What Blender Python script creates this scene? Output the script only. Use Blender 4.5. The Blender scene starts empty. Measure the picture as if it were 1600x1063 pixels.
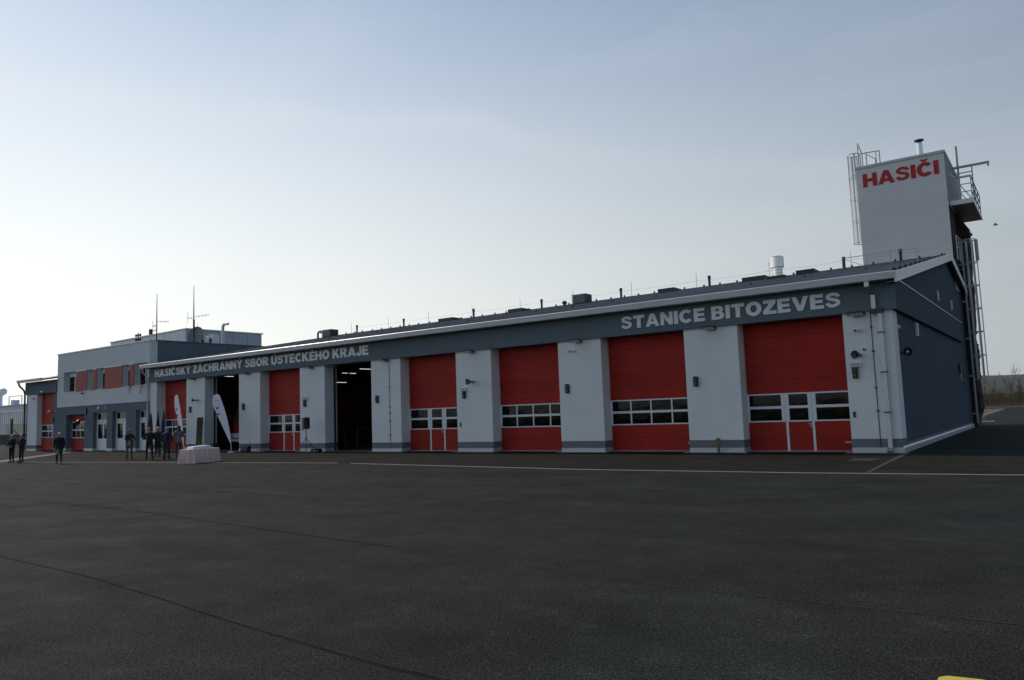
import bpy, bmesh, math, random
from mathutils import Vector, Matrix, noise as mnoise
random.seed(7)
R = math.radians
scn = bpy.context.scene
COL = scn.collection
PI = math.pi
# ---------------------------------------------------------------- camera
cam = bpy.data.cameras.new('camera'); camo = bpy.data.objects.new('camera', cam); COL.objects.link(camo)
cam.lens = 26.5515; cam.sensor_width = 36; cam.sensor_fit = 'HORIZONTAL'; cam.clip_start = .1; cam.clip_end = 20000
rt, up, fw = Vector((0.80647539, 0.59022602, -0.03508106)), Vector((0.08492302, -0.05691221, 0.99476082)), Vector((-0.58513718, 0.80522931, 0.09602207))
M = Matrix(((rt.x, up.x, -fw.x, 4.339), (rt.y, up.y, -fw.y, -27.042), (rt.z, up.z, -fw.z, 1.717), (0, 0, 0, 1)))
camo.matrix_world = M
scn.camera = camo
# ---------------------------------------------------------------- light
SUN_AZ = R(-85)      # measured from +Y (the street side normal is -Y), negative = towards -X
SUN_EL = R(40)
SKY_STRENGTH = .085
HAZE_FALL, HAZE_POW, HAZE_AMT = 1.95, 2.8, .96; HAZE_FAR = (3.0, 3.45, 3.85); HAZE_SUN = (11.7, 11.6, 10.8)
w = bpy.data.worlds.new('World'); scn.world = w; w.use_nodes = True
nt = w.node_tree; nt.nodes.clear()
N = nt.nodes.new
out = N('ShaderNodeOutputWorld'); bg = N('ShaderNodeBackground'); sky = N('ShaderNodeTexSky')
sky.sky_type = 'NISHITA'; sky.sun_disc = False; sky.sun_elevation = SUN_EL; sky.sun_rotation = SUN_AZ
sky.air_density = 1.1; sky.dust_density = .3; sky.ozone_density = 1.5; sky.altitude = 200
# faint cirrus streaks over the whole sky
tc = N('ShaderNodeTexCoord'); mp = N('ShaderNodeMapping'); mp.inputs['Rotation'].default_value = (R(12), R(-14), R(34)); mp.inputs['Scale'].default_value = (1.2, 5.0, 9.0)
nz = N('ShaderNodeTexNoise'); nz.inputs['Scale'].default_value = 1.1; nz.inputs['Detail'].default_value = 6; nz.inputs['Roughness'].default_value = .55
rmp = N('ShaderNodeMapRange'); rmp.inputs['From Min'].default_value = .5; rmp.inputs['From Max'].default_value = .82; rmp.inputs['To Max'].default_value = .16
mixc = N('ShaderNodeMix'); mixc.data_type = 'RGBA'; mixc.inputs[7].default_value = (7.5, 7.9, 8.2, 1)
gam = N('ShaderNodeHueSaturation'); gam.inputs['Saturation'].default_value = 1.12
nt.links.new(tc.outputs['Generated'], mp.inputs[0]); nt.links.new(mp.outputs[0], nz.inputs[0]); nt.links.new(nz.outputs[0], rmp.inputs[0])
nt.links.new(rmp.outputs[0], mixc.inputs[0]); tint = N('ShaderNodeMix'); tint.data_type = 'RGBA'; tint.blend_type = 'MULTIPLY'; tint.inputs[0].default_value = 1; tint.inputs[7].default_value = (.90, 1.0, 1.04, 1); nt.links.new(sky.outputs[0], tint.inputs[6]); nt.links.new(tint.outputs[2], gam.inputs['Color'])
# milky ground haze: whitest at the horizon, stronger on the sun's side, all the way round
def wm(op, a_, b_, clamp=False):
    n = N('ShaderNodeMath'); n.operation = op; n.use_clamp = clamp
    for i, q in enumerate((a_, b_)):
        if isinstance(q, (int, float)): n.inputs[i].default_value = q
        elif q is not None: nt.links.new(q, n.inputs[i])
    return n.outputs[0]
vd = N('ShaderNodeVectorMath'); vd.operation = 'DOT_PRODUCT'; vd.inputs[1].default_value = (math.sin(SUN_AZ), math.cos(SUN_AZ), 0); nt.links.new(tc.outputs['Generated'], vd.inputs[0])
sx = N('ShaderNodeSeparateXYZ'); nt.links.new(tc.outputs['Generated'], sx.inputs[0])
elev = wm('MAXIMUM', sx.outputs['Z'], 0.0)
low = wm('EXPONENT', wm('MULTIPLY', wm('POWER', wm('MULTIPLY', elev, HAZE_FALL), 2.0), -1.0), None)
side = wm('POWER', wm('MULTIPLY_ADD', vd.outputs['Value'], .5), HAZE_POW)
hz_ = side.node.inputs[0].links[0].from_node; hz_.inputs[2].default_value = .5
hcol = N('ShaderNodeMix'); hcol.data_type = 'RGBA'; hcol.inputs[6].default_value = (*HAZE_FAR, 1); hcol.inputs[7].default_value = (*HAZE_SUN, 1); nt.links.new(side, hcol.inputs[0])
hmx = N('ShaderNodeMix'); hmx.data_type = 'RGBA'; nt.links.new(wm('MULTIPLY', low, HAZE_AMT, True), hmx.inputs[0]); nt.links.new(gam.outputs[0], hmx.inputs[6]); nt.links.new(hcol.outputs[2], hmx.inputs[7])
# one thin cirrus streak crossing the sky
cd = N('ShaderNodeVectorMath'); cd.operation = 'DOT_PRODUCT'; cd.inputs[1].default_value = (-0.32009363, 0.19633674, -0.92681819); nt.links.new(tc.outputs['Generated'], cd.inputs[0])
cn = N('ShaderNodeTexNoise'); cn.inputs['Scale'].default_value = 5; cn.inputs['Detail'].default_value = 7; nt.links.new(tc.outputs['Generated'], cn.inputs[0])
off = wm('ADD', cd.outputs['Value'], wm('MULTIPLY', wm('SUBTRACT', cn.outputs[0], .5), .09))
streak = wm('MULTIPLY', wm('EXPONENT', wm('MULTIPLY', wm('POWER', wm('MULTIPLY', wm('ABSOLUTE', off, None), 60.0), 2.0), -1.0), None), wm('MULTIPLY', wm('MULTIPLY', cn.outputs[0], side), .30), True)
cm2 = N('ShaderNodeMix'); cm2.data_type = 'RGBA'; cm2.inputs[7].default_value = (9.4, 9.0, 8.9, 1); nt.links.new(streak, cm2.inputs[0]); nt.links.new(hmx.outputs[2], cm2.inputs[6])
nt.links.new(cm2.outputs[2], mixc.inputs[6])
nt.links.new(mixc.outputs[2], bg.inputs[0]); bg.inputs[1].default_value = SKY_STRENGTH; nt.links.new(bg.outputs[0], out.inputs[0])
sl = bpy.data.lights.new('sun', 'SUN'); sl.energy = 2.0; sl.angle = R(.6); sl.color = (1, .93, .82)
so = bpy.data.objects.new('sun', sl); COL.objects.link(so)
sd = Vector((math.sin(SUN_AZ) * math.cos(SUN_EL), math.cos(SUN_AZ) * math.cos(SUN_EL), math.sin(SUN_EL)))
so.rotation_euler = sd.to_track_quat('Z', 'Y').to_euler(); so.location = (-60, 0, 60)
scn.view_settings.view_transform = 'Standard'; scn.view_settings.look = 'None'; scn.view_settings.gamma = 1
scn.view_settings.exposure = 0.25
try: scn.view_settings.use_curve_mapping = False
except Exception: pass
scn.cycles.max_bounces = 8; scn.cycles.volume_bounces = 0
try: scn.cycles.use_denoising = True
except Exception: pass

# ---------------------------------------------------------------- materials
MATS = {}
def mat(name, col, rough=.7, metal=0, spec=.5, var=0, vscale=3, bump=0, bscale=60, col2=None, stretch=None, emit=None, detail=6, bdist=.02):
    """procedural principled: base colour varied by noise, optional bump"""
    m = bpy.data.materials.new(name); m.use_nodes = True; t = m.node_tree; b = t.nodes['Principled BSDF']
    b.inputs['Base Color'].default_value = (*col, 1); b.inputs['Roughness'].default_value = rough; b.inputs['Metallic'].default_value = metal
    b.inputs['Specular IOR Level'].default_value = spec
    g = t.nodes.new('ShaderNodeNewGeometry')
    vec = g.outputs['Position']
    if stretch:
        q = t.nodes.new('ShaderNodeMapping'); q.inputs['Scale'].default_value = stretch; t.links.new(vec, q.inputs[0]); vec2 = q.outputs[0]
    else: vec2 = vec
    if var or col2:
        n = t.nodes.new('ShaderNodeTexNoise'); n.inputs['Scale'].default_value = vscale; n.inputs['Detail'].default_value = detail; n.inputs['Roughness'].default_value = .6
        t.links.new(vec2, n.inputs[0])
        r = t.nodes.new('ShaderNodeMapRange'); r.inputs['From Min'].default_value = .3; r.inputs['From Max'].default_value = .7
        t.links.new(n.outputs[0], r.inputs[0])
        x = t.nodes.new('ShaderNodeMix'); x.data_type = 'RGBA'; t.links.new(r.outputs[0], x.inputs[0])
        if col2 is None:
            c0 = tuple(c * (1 - var) for c in col); c1 = tuple(min(1, c * (1 + var)) for c in col)
        else: c0, c1 = col, col2
        x.inputs[6].default_value = (*c0, 1); x.inputs[7].default_value = (*c1, 1)
        t.links.new(x.outputs[2], b.inputs['Base Color'])
    if bump:
        n = t.nodes.new('ShaderNodeTexNoise'); n.inputs['Scale'].default_value = bscale; n.inputs['Detail'].default_value = 3
        t.links.new(vec, n.inputs[0])
        u = t.nodes.new('ShaderNodeBump'); u.inputs['Strength'].default_value = bump; u.inputs['Distance'].default_value = bdist
        t.links.new(n.outputs[0], u.inputs['Height']); t.links.new(u.outputs[0], b.inputs['Normal'])
    if emit:
        b.inputs['Emission Color'].default_value = (*emit[0], 1); b.inputs['Emission Strength'].default_value = emit[1]
    MATS[name] = m
    return m
def glass_mat(name, tint, base_rough=.02):
    m = bpy.data.materials.new(name); m.use_nodes = True; t = m.node_tree; t.nodes.clear()
    o = t.nodes.new('ShaderNodeOutputMaterial'); mx = t.nodes.new('ShaderNodeMixShader'); tr = t.nodes.new('ShaderNodeBsdfTransparent'); gl = t.nodes.new('ShaderNodeBsdfGlossy')
    f = t.nodes.new('ShaderNodeFresnel'); f.inputs[0].default_value = 1.38; tr.inputs[0].default_value = (*tint, 1); gl.inputs['Roughness'].default_value = base_rough
    n = t.nodes.new('ShaderNodeTexNoise'); n.inputs['Scale'].default_value = 2.1; n.inputs['Detail'].default_value = 5
    g = t.nodes.new('ShaderNodeNewGeometry'); t.links.new(g.outputs['Position'], n.inputs[0])
    u = t.nodes.new('ShaderNodeBump'); u.inputs['Strength'].default_value = .2; u.inputs['Distance'].default_value = .02
    t.links.new(n.outputs[0], u.inputs['Height']); t.links.new(u.outputs[0], gl.inputs['Normal'])
    t.links.new(f.outputs[0], mx.inputs[0]); t.links.new(tr.outputs[0], mx.inputs[1]); t.links.new(gl.outputs[0], mx.inputs[2]); t.links.new(mx.outputs[0], o.inputs[0])
    return m
def wall_mat(name, col, streak=.10):
    """rendered wall: fine grain, broad patches, vertical rain streaks"""
    m = mat(name, col, .88, spec=.25, var=.05, vscale=.7, bump=.35, bscale=90, bdist=.008)
    t = m.node_tree; b = t.nodes['Principled BSDF']; src = b.inputs['Base Color'].links[0].from_socket
    g = t.nodes.new('ShaderNodeNewGeometry'); q = t.nodes.new('ShaderNodeMapping'); q.inputs['Scale'].default_value = (5, 5, .25); t.links.new(g.outputs['Position'], q.inputs[0])
    n = t.nodes.new('ShaderNodeTexNoise'); n.inputs['Scale'].default_value = 1.4; n.inputs['Detail'].default_value = 5; t.links.new(q.outputs[0], n.inputs[0])
    r = t.nodes.new('ShaderNodeMapRange'); r.inputs['From Min'].default_value = .48; r.inputs['From Max'].default_value = .8; r.inputs['To Min'].default_value = 1; r.inputs['To Max'].default_value = 1 - streak * 2
    t.links.new(n.outputs[0], r.inputs[0])
    # fine mottling that photographs as grain
    n2 = t.nodes.new('ShaderNodeTexNoise'); n2.inputs['Scale'].default_value = 22; n2.inputs['Detail'].default_value = 4; t.links.new(g.outputs['Position'], n2.inputs[0])
    r2 = t.nodes.new('ShaderNodeMapRange'); r2.inputs['From Min'].default_value = .3; r2.inputs['From Max'].default_value = .7; r2.inputs['To Min'].default_value = .94; r2.inputs['To Max'].default_value = 1.05
    t.links.new(n2.outputs[0], r2.inputs[0])
    mm = t.nodes.new('ShaderNodeMath'); mm.operation = 'MULTIPLY'; t.links.new(r.outputs[0], mm.inputs[0]); t.links.new(r2.outputs[0], mm.inputs[1])
    h = t.nodes.new('ShaderNodeHueSaturation'); t.links.new(src, h.inputs['Color']); t.links.new(mm.outputs[0], h.inputs['Value']); t.links.new(h.outputs[0], b.inputs['Base Color'])
    return m
mWHITE = wall_mat('white_render', (.79, .81, .80), .015)
mBLUE = wall_mat('slate_blue_render', (.135, .175, .205), .03)
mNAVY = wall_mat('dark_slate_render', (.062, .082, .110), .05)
mOFF = wall_mat('light_grey_render', (.68, .71, .715), .02)
mPLINTH = mat('grey_plinth', (.17, .175, .185), .8, var=.12, vscale=6, bump=.3)
mFLASH = mat('pale_metal_flashing', (.55, .58, .60), .32, .25, var=.05, vscale=5)
mGUT = mat('pale_gutter_metal', (.66, .68, .70), .4, .2, var=.06, vscale=2)
mGALV = mat('galvanised_steel', (.42, .44, .46), .42, .75, var=.15, vscale=9)
mGALVD = mat('dull_galvanised_steel', (.20, .22, .235), .55, .4, var=.15, vscale=9)
mSTEEL = mat('stainless_flue', (.72, .72, .72), .2, 1, var=.05, vscale=20)
mRED = mat('red_door_paint', (.38, .017, .009), .6, spec=.3, var=.12, vscale=1.2)
def per_object(m, amt):
    t = m.node_tree; b = t.nodes['Principled BSDF']; src = b.inputs['Base Color'].links[0].from_socket; o = t.nodes.new('ShaderNodeObjectInfo'); r = t.nodes.new('ShaderNodeMapRange'); r.inputs[3].default_value = 1 - amt; r.inputs[4].default_value = 1 + amt
    h = t.nodes.new('ShaderNodeHueSaturation'); t.links.new(o.outputs['Random'], r.inputs[0]); t.links.new(r.outputs[0], h.inputs['Value']); t.links.new(src, h.inputs['Color']); t.links.new(h.outputs[0], b.inputs['Base Color'])
per_object(mRED, .07)
mREDP = mat('red_facade_board', (.36, .05, .035), .6, var=.12, vscale=3)
mWFRAME = mat('white_frame_paint', (.76, .78, .79), .4, var=.04, vscale=4)
mGLASS = glass_mat('door_glass', (.10, .12, .13))
mGLASS2 = glass_mat('window_glass', (.16, .18, .19))
mROOF = mat('dark_grey_roof_sheet', (.085, .092, .10), .5, .15, var=.12, vscale=2)
mBLACK = mat('black_plastic', (.012, .012, .014), .45, var=.2, vscale=20)
mDARK = mat('dark_grey_metal', (.045, .05, .055), .5, .3, var=.1, vscale=10)
mLETTER = mat('pale_letter', (.82, .84, .85), .55, var=.04, vscale=6)
mREDLET = mat('red_letter', (.48, .010, .010), .55, var=.05, vscale=6)
mCONC = mat('concrete', (.30, .295, .28), .85, var=.15, vscale=4, bump=.3)
mCONCD = mat('grey_concrete', (.12, .118, .11), .88, var=.2, vscale=5, bump=.3)
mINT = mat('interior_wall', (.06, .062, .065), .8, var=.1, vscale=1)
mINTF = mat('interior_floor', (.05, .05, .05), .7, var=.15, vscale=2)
mSOFFIT = mat('soffit_board', (.14, .15, .16), .7, var=.1)
mTUBE = mat('lit_tube', (.9, .9, .9), .5, emit=((1, .97, .85), .8))

mFAC = mat('pale_blue_factory_sheet', (.45, .53, .62), .6, var=.06, vscale=.4)
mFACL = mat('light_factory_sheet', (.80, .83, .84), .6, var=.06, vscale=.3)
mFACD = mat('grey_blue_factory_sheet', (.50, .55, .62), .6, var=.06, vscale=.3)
# ---------------------------------------------------------------- mesh helper
class MB:
    def __init__(s): s.v = []; s.f = []; s.mi = []; s.m = 0
    def face(s, pts, mi=None):
        i = len(s.v); s.v += [tuple(p) for p in pts]; s.f.append(tuple(range(i, i + len(pts)))); s.mi.append(s.m if mi is None else mi)
    def box(s, x0, y0, z0, x1, y1, z1):
        i = len(s.v)
        s.v += [(x0, y0, z0), (x1, y0, z0), (x1, y1, z0), (x0, y1, z0), (x0, y0, z1), (x1, y0, z1), (x1, y1, z1), (x0, y1, z1)]
        for q in ((0, 3, 2, 1), (4, 5, 6, 7), (0, 1, 5, 4), (1, 2, 6, 5), (2, 3, 7, 6), (3, 0, 4, 7)):
            s.f.append(tuple(i + k for k in q)); s.mi.append(s.m)
        return s
    def bar(s, a, b, wx, wz, upv=(0, 0, 1)):
        a = Vector(a); b = Vector(b); d = (b - a).normalized(); u = Vector(upv)
        if abs(d.dot(u)) > .98: u = Vector((0, 1, 0))
        x = d.cross(u).normalized() * wx / 2; z = x.cross(d).normalized() * wz / 2; i = len(s.v)
        for p in (a, b): s.v += [tuple(p - x - z), tuple(p + x - z), tuple(p + x + z), tuple(p - x + z)]
        for q in ((0, 3, 2, 1), (4, 5, 6, 7), (0, 1, 5, 4), (1, 2, 6, 5), (2, 3, 7, 6), (3, 0, 4, 7)):
            s.f.append(tuple(i + k for k in q)); s.mi.append(s.m)
        return s
    def tube(s, pts, r, n=8, cap=True):
        pts = [Vector(p) for p in pts]; rs = r if isinstance(r, (list, tuple)) else [r] * len(pts); base = len(s.v); prev = None
        for k, p in enumerate(pts):
            d = (pts[min(k + 1, len(pts) - 1)] - pts[max(k - 1, 0)]).normalized()
            if prev is None:
                u = Vector((0, 0, 1)) if abs(d.z) < .9 else Vector((1, 0, 0)); x = d.cross(u).normalized()
            else: x = (prev - d * prev.dot(d)).normalized()
            prev = x; y = d.cross(x)
            for j in range(n):
                a = 2 * PI * j / n; s.v.append(tuple(p + (x * math.cos(a) + y * math.sin(a)) * rs[k]))
        for k in range(len(pts) - 1):
            for j in range(n):
                a = base + k * n + j; b = base + k * n + (j + 1) % n; s.f.append((a, b, b + n, a + n)); s.mi.append(s.m)
        if cap:
            s.f.append(tuple(base + j for j in range(n))[::-1]); s.mi.append(s.m)
            e = base + (len(pts) - 1) * n; s.f.append(tuple(e + j for j in range(n))); s.mi.append(s.m)
        return s
    def lathe(s, c, prof, n=20, cap=True):
        base = len(s.v)
        for r, z in prof:
            for j in range(n):
                a = 2 * PI * j / n; s.v.append((c[0] + r * math.cos(a), c[1] + r * math.sin(a), c[2] + z))
        for k in range(len(prof) - 1):
            for j in range(n):
                a = base + k * n + j; b = base + k * n + (j + 1) % n; s.f.append((a, b, b + n, a + n)); s.mi.append(s.m)
        if cap:
            s.f.append(tuple(base + j for j in range(n))[::-1]); s.mi.append(s.m)
            e = base + (len(prof) - 1) * n; s.f.append(tuple(e + j for j in range(n))); s.mi.append(s.m)
        return s
    def prism(s, pts, vec):
        """polygon extruded by vec"""
        v = Vector(vec); n = len(pts); i = len(s.v)
        s.v += [tuple(p) for p in pts] + [tuple(Vector(p) + v) for p in pts]
        s.f.append(tuple(range(i, i + n))[::-1]); s.mi.append(s.m); s.f.append(tuple(range(i + n, i + 2 * n))); s.mi.append(s.m)
        for k in range(n): s.f.append((i + k, i + (k + 1) % n, i + n + (k + 1) % n, i + n + k)); s.mi.append(s.m)
        return s
    def mesh(s, name, mats, smooth=False):
        me = bpy.data.meshes.new(name); me.from_pydata(s.v, [], s.f)
        for m in (mats if isinstance(mats, (list, tuple)) else [mats]): me.materials.append(m)
        for p, k in zip(me.polygons, s.mi): p.material_index = k; p.use_smooth = smooth
        bm = bmesh.new(); bm.from_mesh(me); bmesh.ops.recalc_face_normals(bm, faces=bm.faces); bm.to_mesh(me); bm.free()
        if smooth:
            try: me.set_sharp_from_angle(angle=R(40))
            except Exception: pass
        return me
    def build(s, name, mats, parent=None, smooth=False, loc=(0, 0, 0), rz=0):
        return put(name, s.mesh(name, mats, smooth), parent, loc, rz)
def put(name, me, parent=None, loc=(0, 0, 0), rz=0, scale=None):
    o = bpy.data.objects.new(name, me); COL.objects.link(o)
    if parent: o.parent = parent
    o.location = loc; o.rotation_euler = (0, 0, rz)
    if scale: o.scale = scale
    return o
def tag(o, label=None, cat=None, group=None, kind=None):
    if label: o['label'] = label
    if cat: o['category'] = cat
    if group: o['group'] = group
    if kind: o['kind'] = kind
    return o
def thing(name, label, cat, loc=(0, 0, 0), rz=0, group=None):
    o = bpy.data.objects.new(name, None); COL.objects.link(o); o.location = loc; o.rotation_euler = (0, 0, rz); o.empty_display_size = .3
    return tag(o, label, cat, group)
def copy_thing(root, loc, rz=0, label=None):
    r = root.copy(); COL.objects.link(r); r.location = loc; r.rotation_euler = (0, 0, rz)
    if label: r['label'] = label
    for ch in list(root.children):
        c = ch.copy(); COL.objects.link(c); c.parent = r
        for g in ch.children:
            d = g.copy(); COL.objects.link(d); d.parent = c
    return r
def struct(o): o['kind'] = 'structure'; return o

# ================================================================= GROUND
def asphalt(name, base, warm, sheet_scale=1.0):
    m = bpy.data.materials.new(name); m.use_nodes = True; t = m.node_tree; b = t.nodes['Principled BSDF']; L = t.links.new
    g = t.nodes.new('ShaderNodeNewGeometry'); P = g.outputs['Position']
    def noise(sc, det, vec=P, rough=.6):
        n = t.nodes.new('ShaderNodeTexNoise'); n.inputs['Scale'].default_value = sc; n.inputs['Detail'].default_value = det; n.inputs['Roughness'].default_value = rough; L(vec, n.inputs[0]); return n.outputs[0]
    def rng(v, a, b_, c, d):
        r = t.nodes.new('ShaderNodeMapRange'); r.inputs[1].default_value = a; r.inputs[2].default_value = b_; r.inputs[3].default_value = c; r.inputs[4].default_value = d; L(v, r.inputs[0]); return r.outputs[0]
    def mul(a, b_):
        n = t.nodes.new('ShaderNodeMath'); n.operation = 'MULTIPLY'; L(a, n.inputs[0]); L(b_, n.inputs[1]); return n.outputs[0]
    mp = t.nodes.new('ShaderNodeMapping'); mp.inputs['Scale'].default_value = (.35, 1.6, 1); mp.inputs['Rotation'].default_value = (0, 0, R(-4)); L(P, mp.inputs[0])
    big = rng(noise(.5, 7, mp.outputs[0]), .3, .7, .86, 1.15)       # long paver passes
    pat = rng(noise(.55, 9, rough=.7), .32, .68, .7, 1.28)                     # patches
    fine = rng(noise(26, 6, rough=.85),   .32, .68, .35, 1.75)                   # aggregate
    vf = rng(noise(85, 2), .32, .68, .3, 1.9)
    k = mul(mul(mul(big, pat), mul(fine, vf)), mul(rng(noise(55, 1), .42, .6, .6, 1.5), rng(noise(2.2, 9, rough=.8), .52, .74, 1.0, 1.45)))
    h = t.nodes.new('ShaderNodeHueSaturation')
    x = t.nodes.new('ShaderNodeMix'); x.data_type = 'RGBA'; x.inputs[6].default_value = (*base, 1); x.inputs[7].default_value = (*warm, 1); L(rng(noise(.22, 4), .35, .65, 0, 1), x.inputs[0])
    L(x.outputs[2], h.inputs['Color']); L(k, h.inputs['Value']); L(h.outputs[0], b.inputs['Base Color'])
    L(rng(noise(1.3, 5), .3, .7, .78, .95), b.inputs['Roughness']); b.inputs['Specular IOR Level'].default_value = .05
    u = t.nodes.new('ShaderNodeBump'); u.inputs['Strength'].default_value = .8; u.inputs['Distance'].default_value = .006; L(noise(120, 3), u.inputs['Height']); L(u.outputs[0], b.inputs['Normal'])
    return m
mASPH = asphalt('asphalt', (.0222, .0235, .0218), (.0250, .0246, .0208))
mAPRON = asphalt('apron_asphalt', (.0180, .0165, .0135), (.0210, .0190, .0145))
mFIELD = mat('dry_field', (.16, .115, .06), .95, col2=(.10, .09, .05), vscale=.06, bump=.5, bscale=2)
def sheet(name, pts, z, m, thick=None):
    b = MB()
    if thick: b.prism([(x, y, z - thick) for x, y in pts], (0, 0, thick))
    else: b.face([(x, y, z) for x, y in pts])
    return struct(b.build(name, m))
sheet('ground', [(-6000, -3000), (6000, -3000), (6000, 9000), (-6000, 9000)], -.03, mFIELD)
sheet('asphalt_yard', [(-150, -70), (70, -70), (70, 102), (-150, 102)], 0, mASPH)
kerbpts = [(-41.9, -9.6), (-33, -8.45), (-18.9, -6.98)]
kerbpts2 = [(-18.0, -7.08), (-7.3, -7.9), (-1.1, -7.75), (3.5, -7.35), (14, -6.8)]
sheet('apron', [(-46.5, -8.3), (-41.9, -9.56), (-33, -8.4), (-18.9, -6.94), (-18, -7.04), (-7.3, -7.86), (-1.1, -7.7), (3.5, -7.3), (14, -6.75), (14, -.02), (.3, -.02), (-60, -.02)], .004, mAPRON)
mKERB = mat('flush_kerbstone', (.30, .285, .26), .85, var=.18, vscale=9, bump=.4)
kroot = bpy.data.objects.new('kerb_line', None); COL.objects.link(kroot); struct(kroot)
km = MB().box(.006, -.055, -.05, .994, .055, .0).mesh('kerbstone', mKERB)
for pl in (kerbpts, kerbpts2):
    for a, c in zip(pl[:-1], pl[1:]):
        a = Vector((*a, 0)); c = Vector((*c, 0)); L = (c - a).length; n = max(1, round(L)); an = math.atan2((c - a).y, (c - a).x)
        for k in range(n):
            p = a + (c - a) * k / n
            put('kerbstone', km, kroot, (p.x, p.y, .010 + random.uniform(0, .002)), an + random.uniform(-.002, .002), (L / n, 1, 1))
# concrete strip joining the yard and the forecourt on the left
sheet('concrete_strip', [(-56.2, .0), (-54.6, -.9), (-47.2, -6.6), (-43.0, -9.9), (-43.9, -10.3), (-48.2, -7.2), (-55.8, -1.1), (-57.4, .0)], .008, mCONCD)
sheet('concrete_strip', [(.20, -.28), (.03, -.28), (.33, -7.5), (.43, -7.5)], .012, mat('worn_strip', (.034, .033, .030), .9, var=.3, vscale=5))
sheet('manhole_cover', [(-.92, -2.65), (-.22, -2.6), (-.25, -3.6), (-.9, -3.7)], .010, mat('worn_steel_cover', (.04, .04, .038), .7, .3, var=.2, vscale=8))
# sealed lane joints, thin raised strips that wander a little
mSEAMD = mat('dark_joint', (.0175, .0185, .0178), .95, spec=.04, var=.3, vscale=5)
mSEAML = mat('worn_joint', (.048, .050, .049), .95, spec=.05, var=.35, vscale=3)
def seam(pts, wd, m, z=.004):
    b = MB(); P = []
    for (x0, y0), (x1, y1) in zip(pts[:-1], pts[1:]):
        n = max(2, int(math.hypot(x1 - x0, y1 - y0) / .25))
        for k in range(n):
            t = k / n; x = x0 + (x1 - x0) * t; y = y0 + (y1 - y0) * t
            P.append((x, y + .016 * mnoise.noise((x * .8, y * .8, 3)) + .008 * mnoise.noise((x * 6, y, 1)), wd * (.6 + .8 * abs(mnoise.noise((x * 2.3, 7, y))))))
    P.append((*pts[-1], wd))
    for (x0, y0, w0), (x1, y1, w1) in zip(P[:-1], P[1:]):
        b.face([(x0, y0 - w0 / 2, z), (x1, y1 - w1 / 2, z), (x1, y1 + w1 / 2, z), (x0, y0 + w0 / 2, z)])
    return struct(b.build('asphalt_joint', m))
seam([(-30, -18.4), (-18.3, -18.83), (-11.2, -18.96), (-5.9, -19.5), (-3, -19.75)], .03, mSEAMD)
seam([(-3, -19.75), (-1, -19.9), (.8, -20.15), (4, -20.1), (8, -20)], .03, mSEAML)
seam([(-12, -22.5), (-7.6, -22.67), (-4.7, -22.75), (-2.7, -22.95)], .017, mSEAMD)
seam([(-2.7, -22.95), (-1.0, -23.1), (.35, -23.2), (2, -23.15), (5, -23.1)], .012, mSEAML, .006)
seam([(-2.6, -22.98), (-1.0, -23.13), (.35, -23.235), (2, -23.18), (5, -23.13)], .012, mSEAMD, .004)
seam([(-10, -15.9), (-4, -16.15), (-1.1, -16.26), (.9, -16.6), (3.8, -16.65), (10, -16.6)], .035, mSEAML)
seam([(-8, -12.6), (-1.4, -13), (3.7, -13.35), (10, -13.4)], .04, mSEAML)
seam([(-26, -15.6), (-18, -15.9), (-10, -15.9)], .04, mSEAMD)
yl = mat('yellow_road_paint', (.62, .47, .06), .7, var=.12, vscale=12)
sheet('painted_marking', [(3.56, -21.62), (3.60, -21.57), (3.77, -21.54), (3.95, -21.56), (4.3, -21.66), (4.3, -22.1), (3.56, -21.9)], .005, yl)
# far right: kerb, red paving, verge
sheet('red_paving', [(-14, 52.5), (-2.0, 52.5), (-2.7, 92), (-14, 92)], .012, mat('red_paving', (.15, .040, .024), .9, var=.15, vscale=2))
sheet('path_edge', [(-2.0, 52.2), (-1.55, 52.2), (-2.2, 92.3), (-2.7, 92.3)], .02, mCONCD)
sheet('path_edge', [(-14, 51.6), (-1.55, 51.6), (-1.55, 52.4), (-14, 52.4)], .024, mCONCD)
sheet('verge', [(-14, 42), (-.9, 42), (-1.5, 51.4), (-14, 51.4)], .008, mat('thin_verge', (.04, .042, .022), .95, var=.3, vscale=4))
sheet('concrete_strip', [(-3, 33.2), (.35, 33.2), (.25, 34.6), (-3, 34.6)], .02, mCONC)
fk = MB()
fk.box(-60, 102, -.03, 70, 102.35, .22); struct(fk.build('far_kerb', mCONC))

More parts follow.
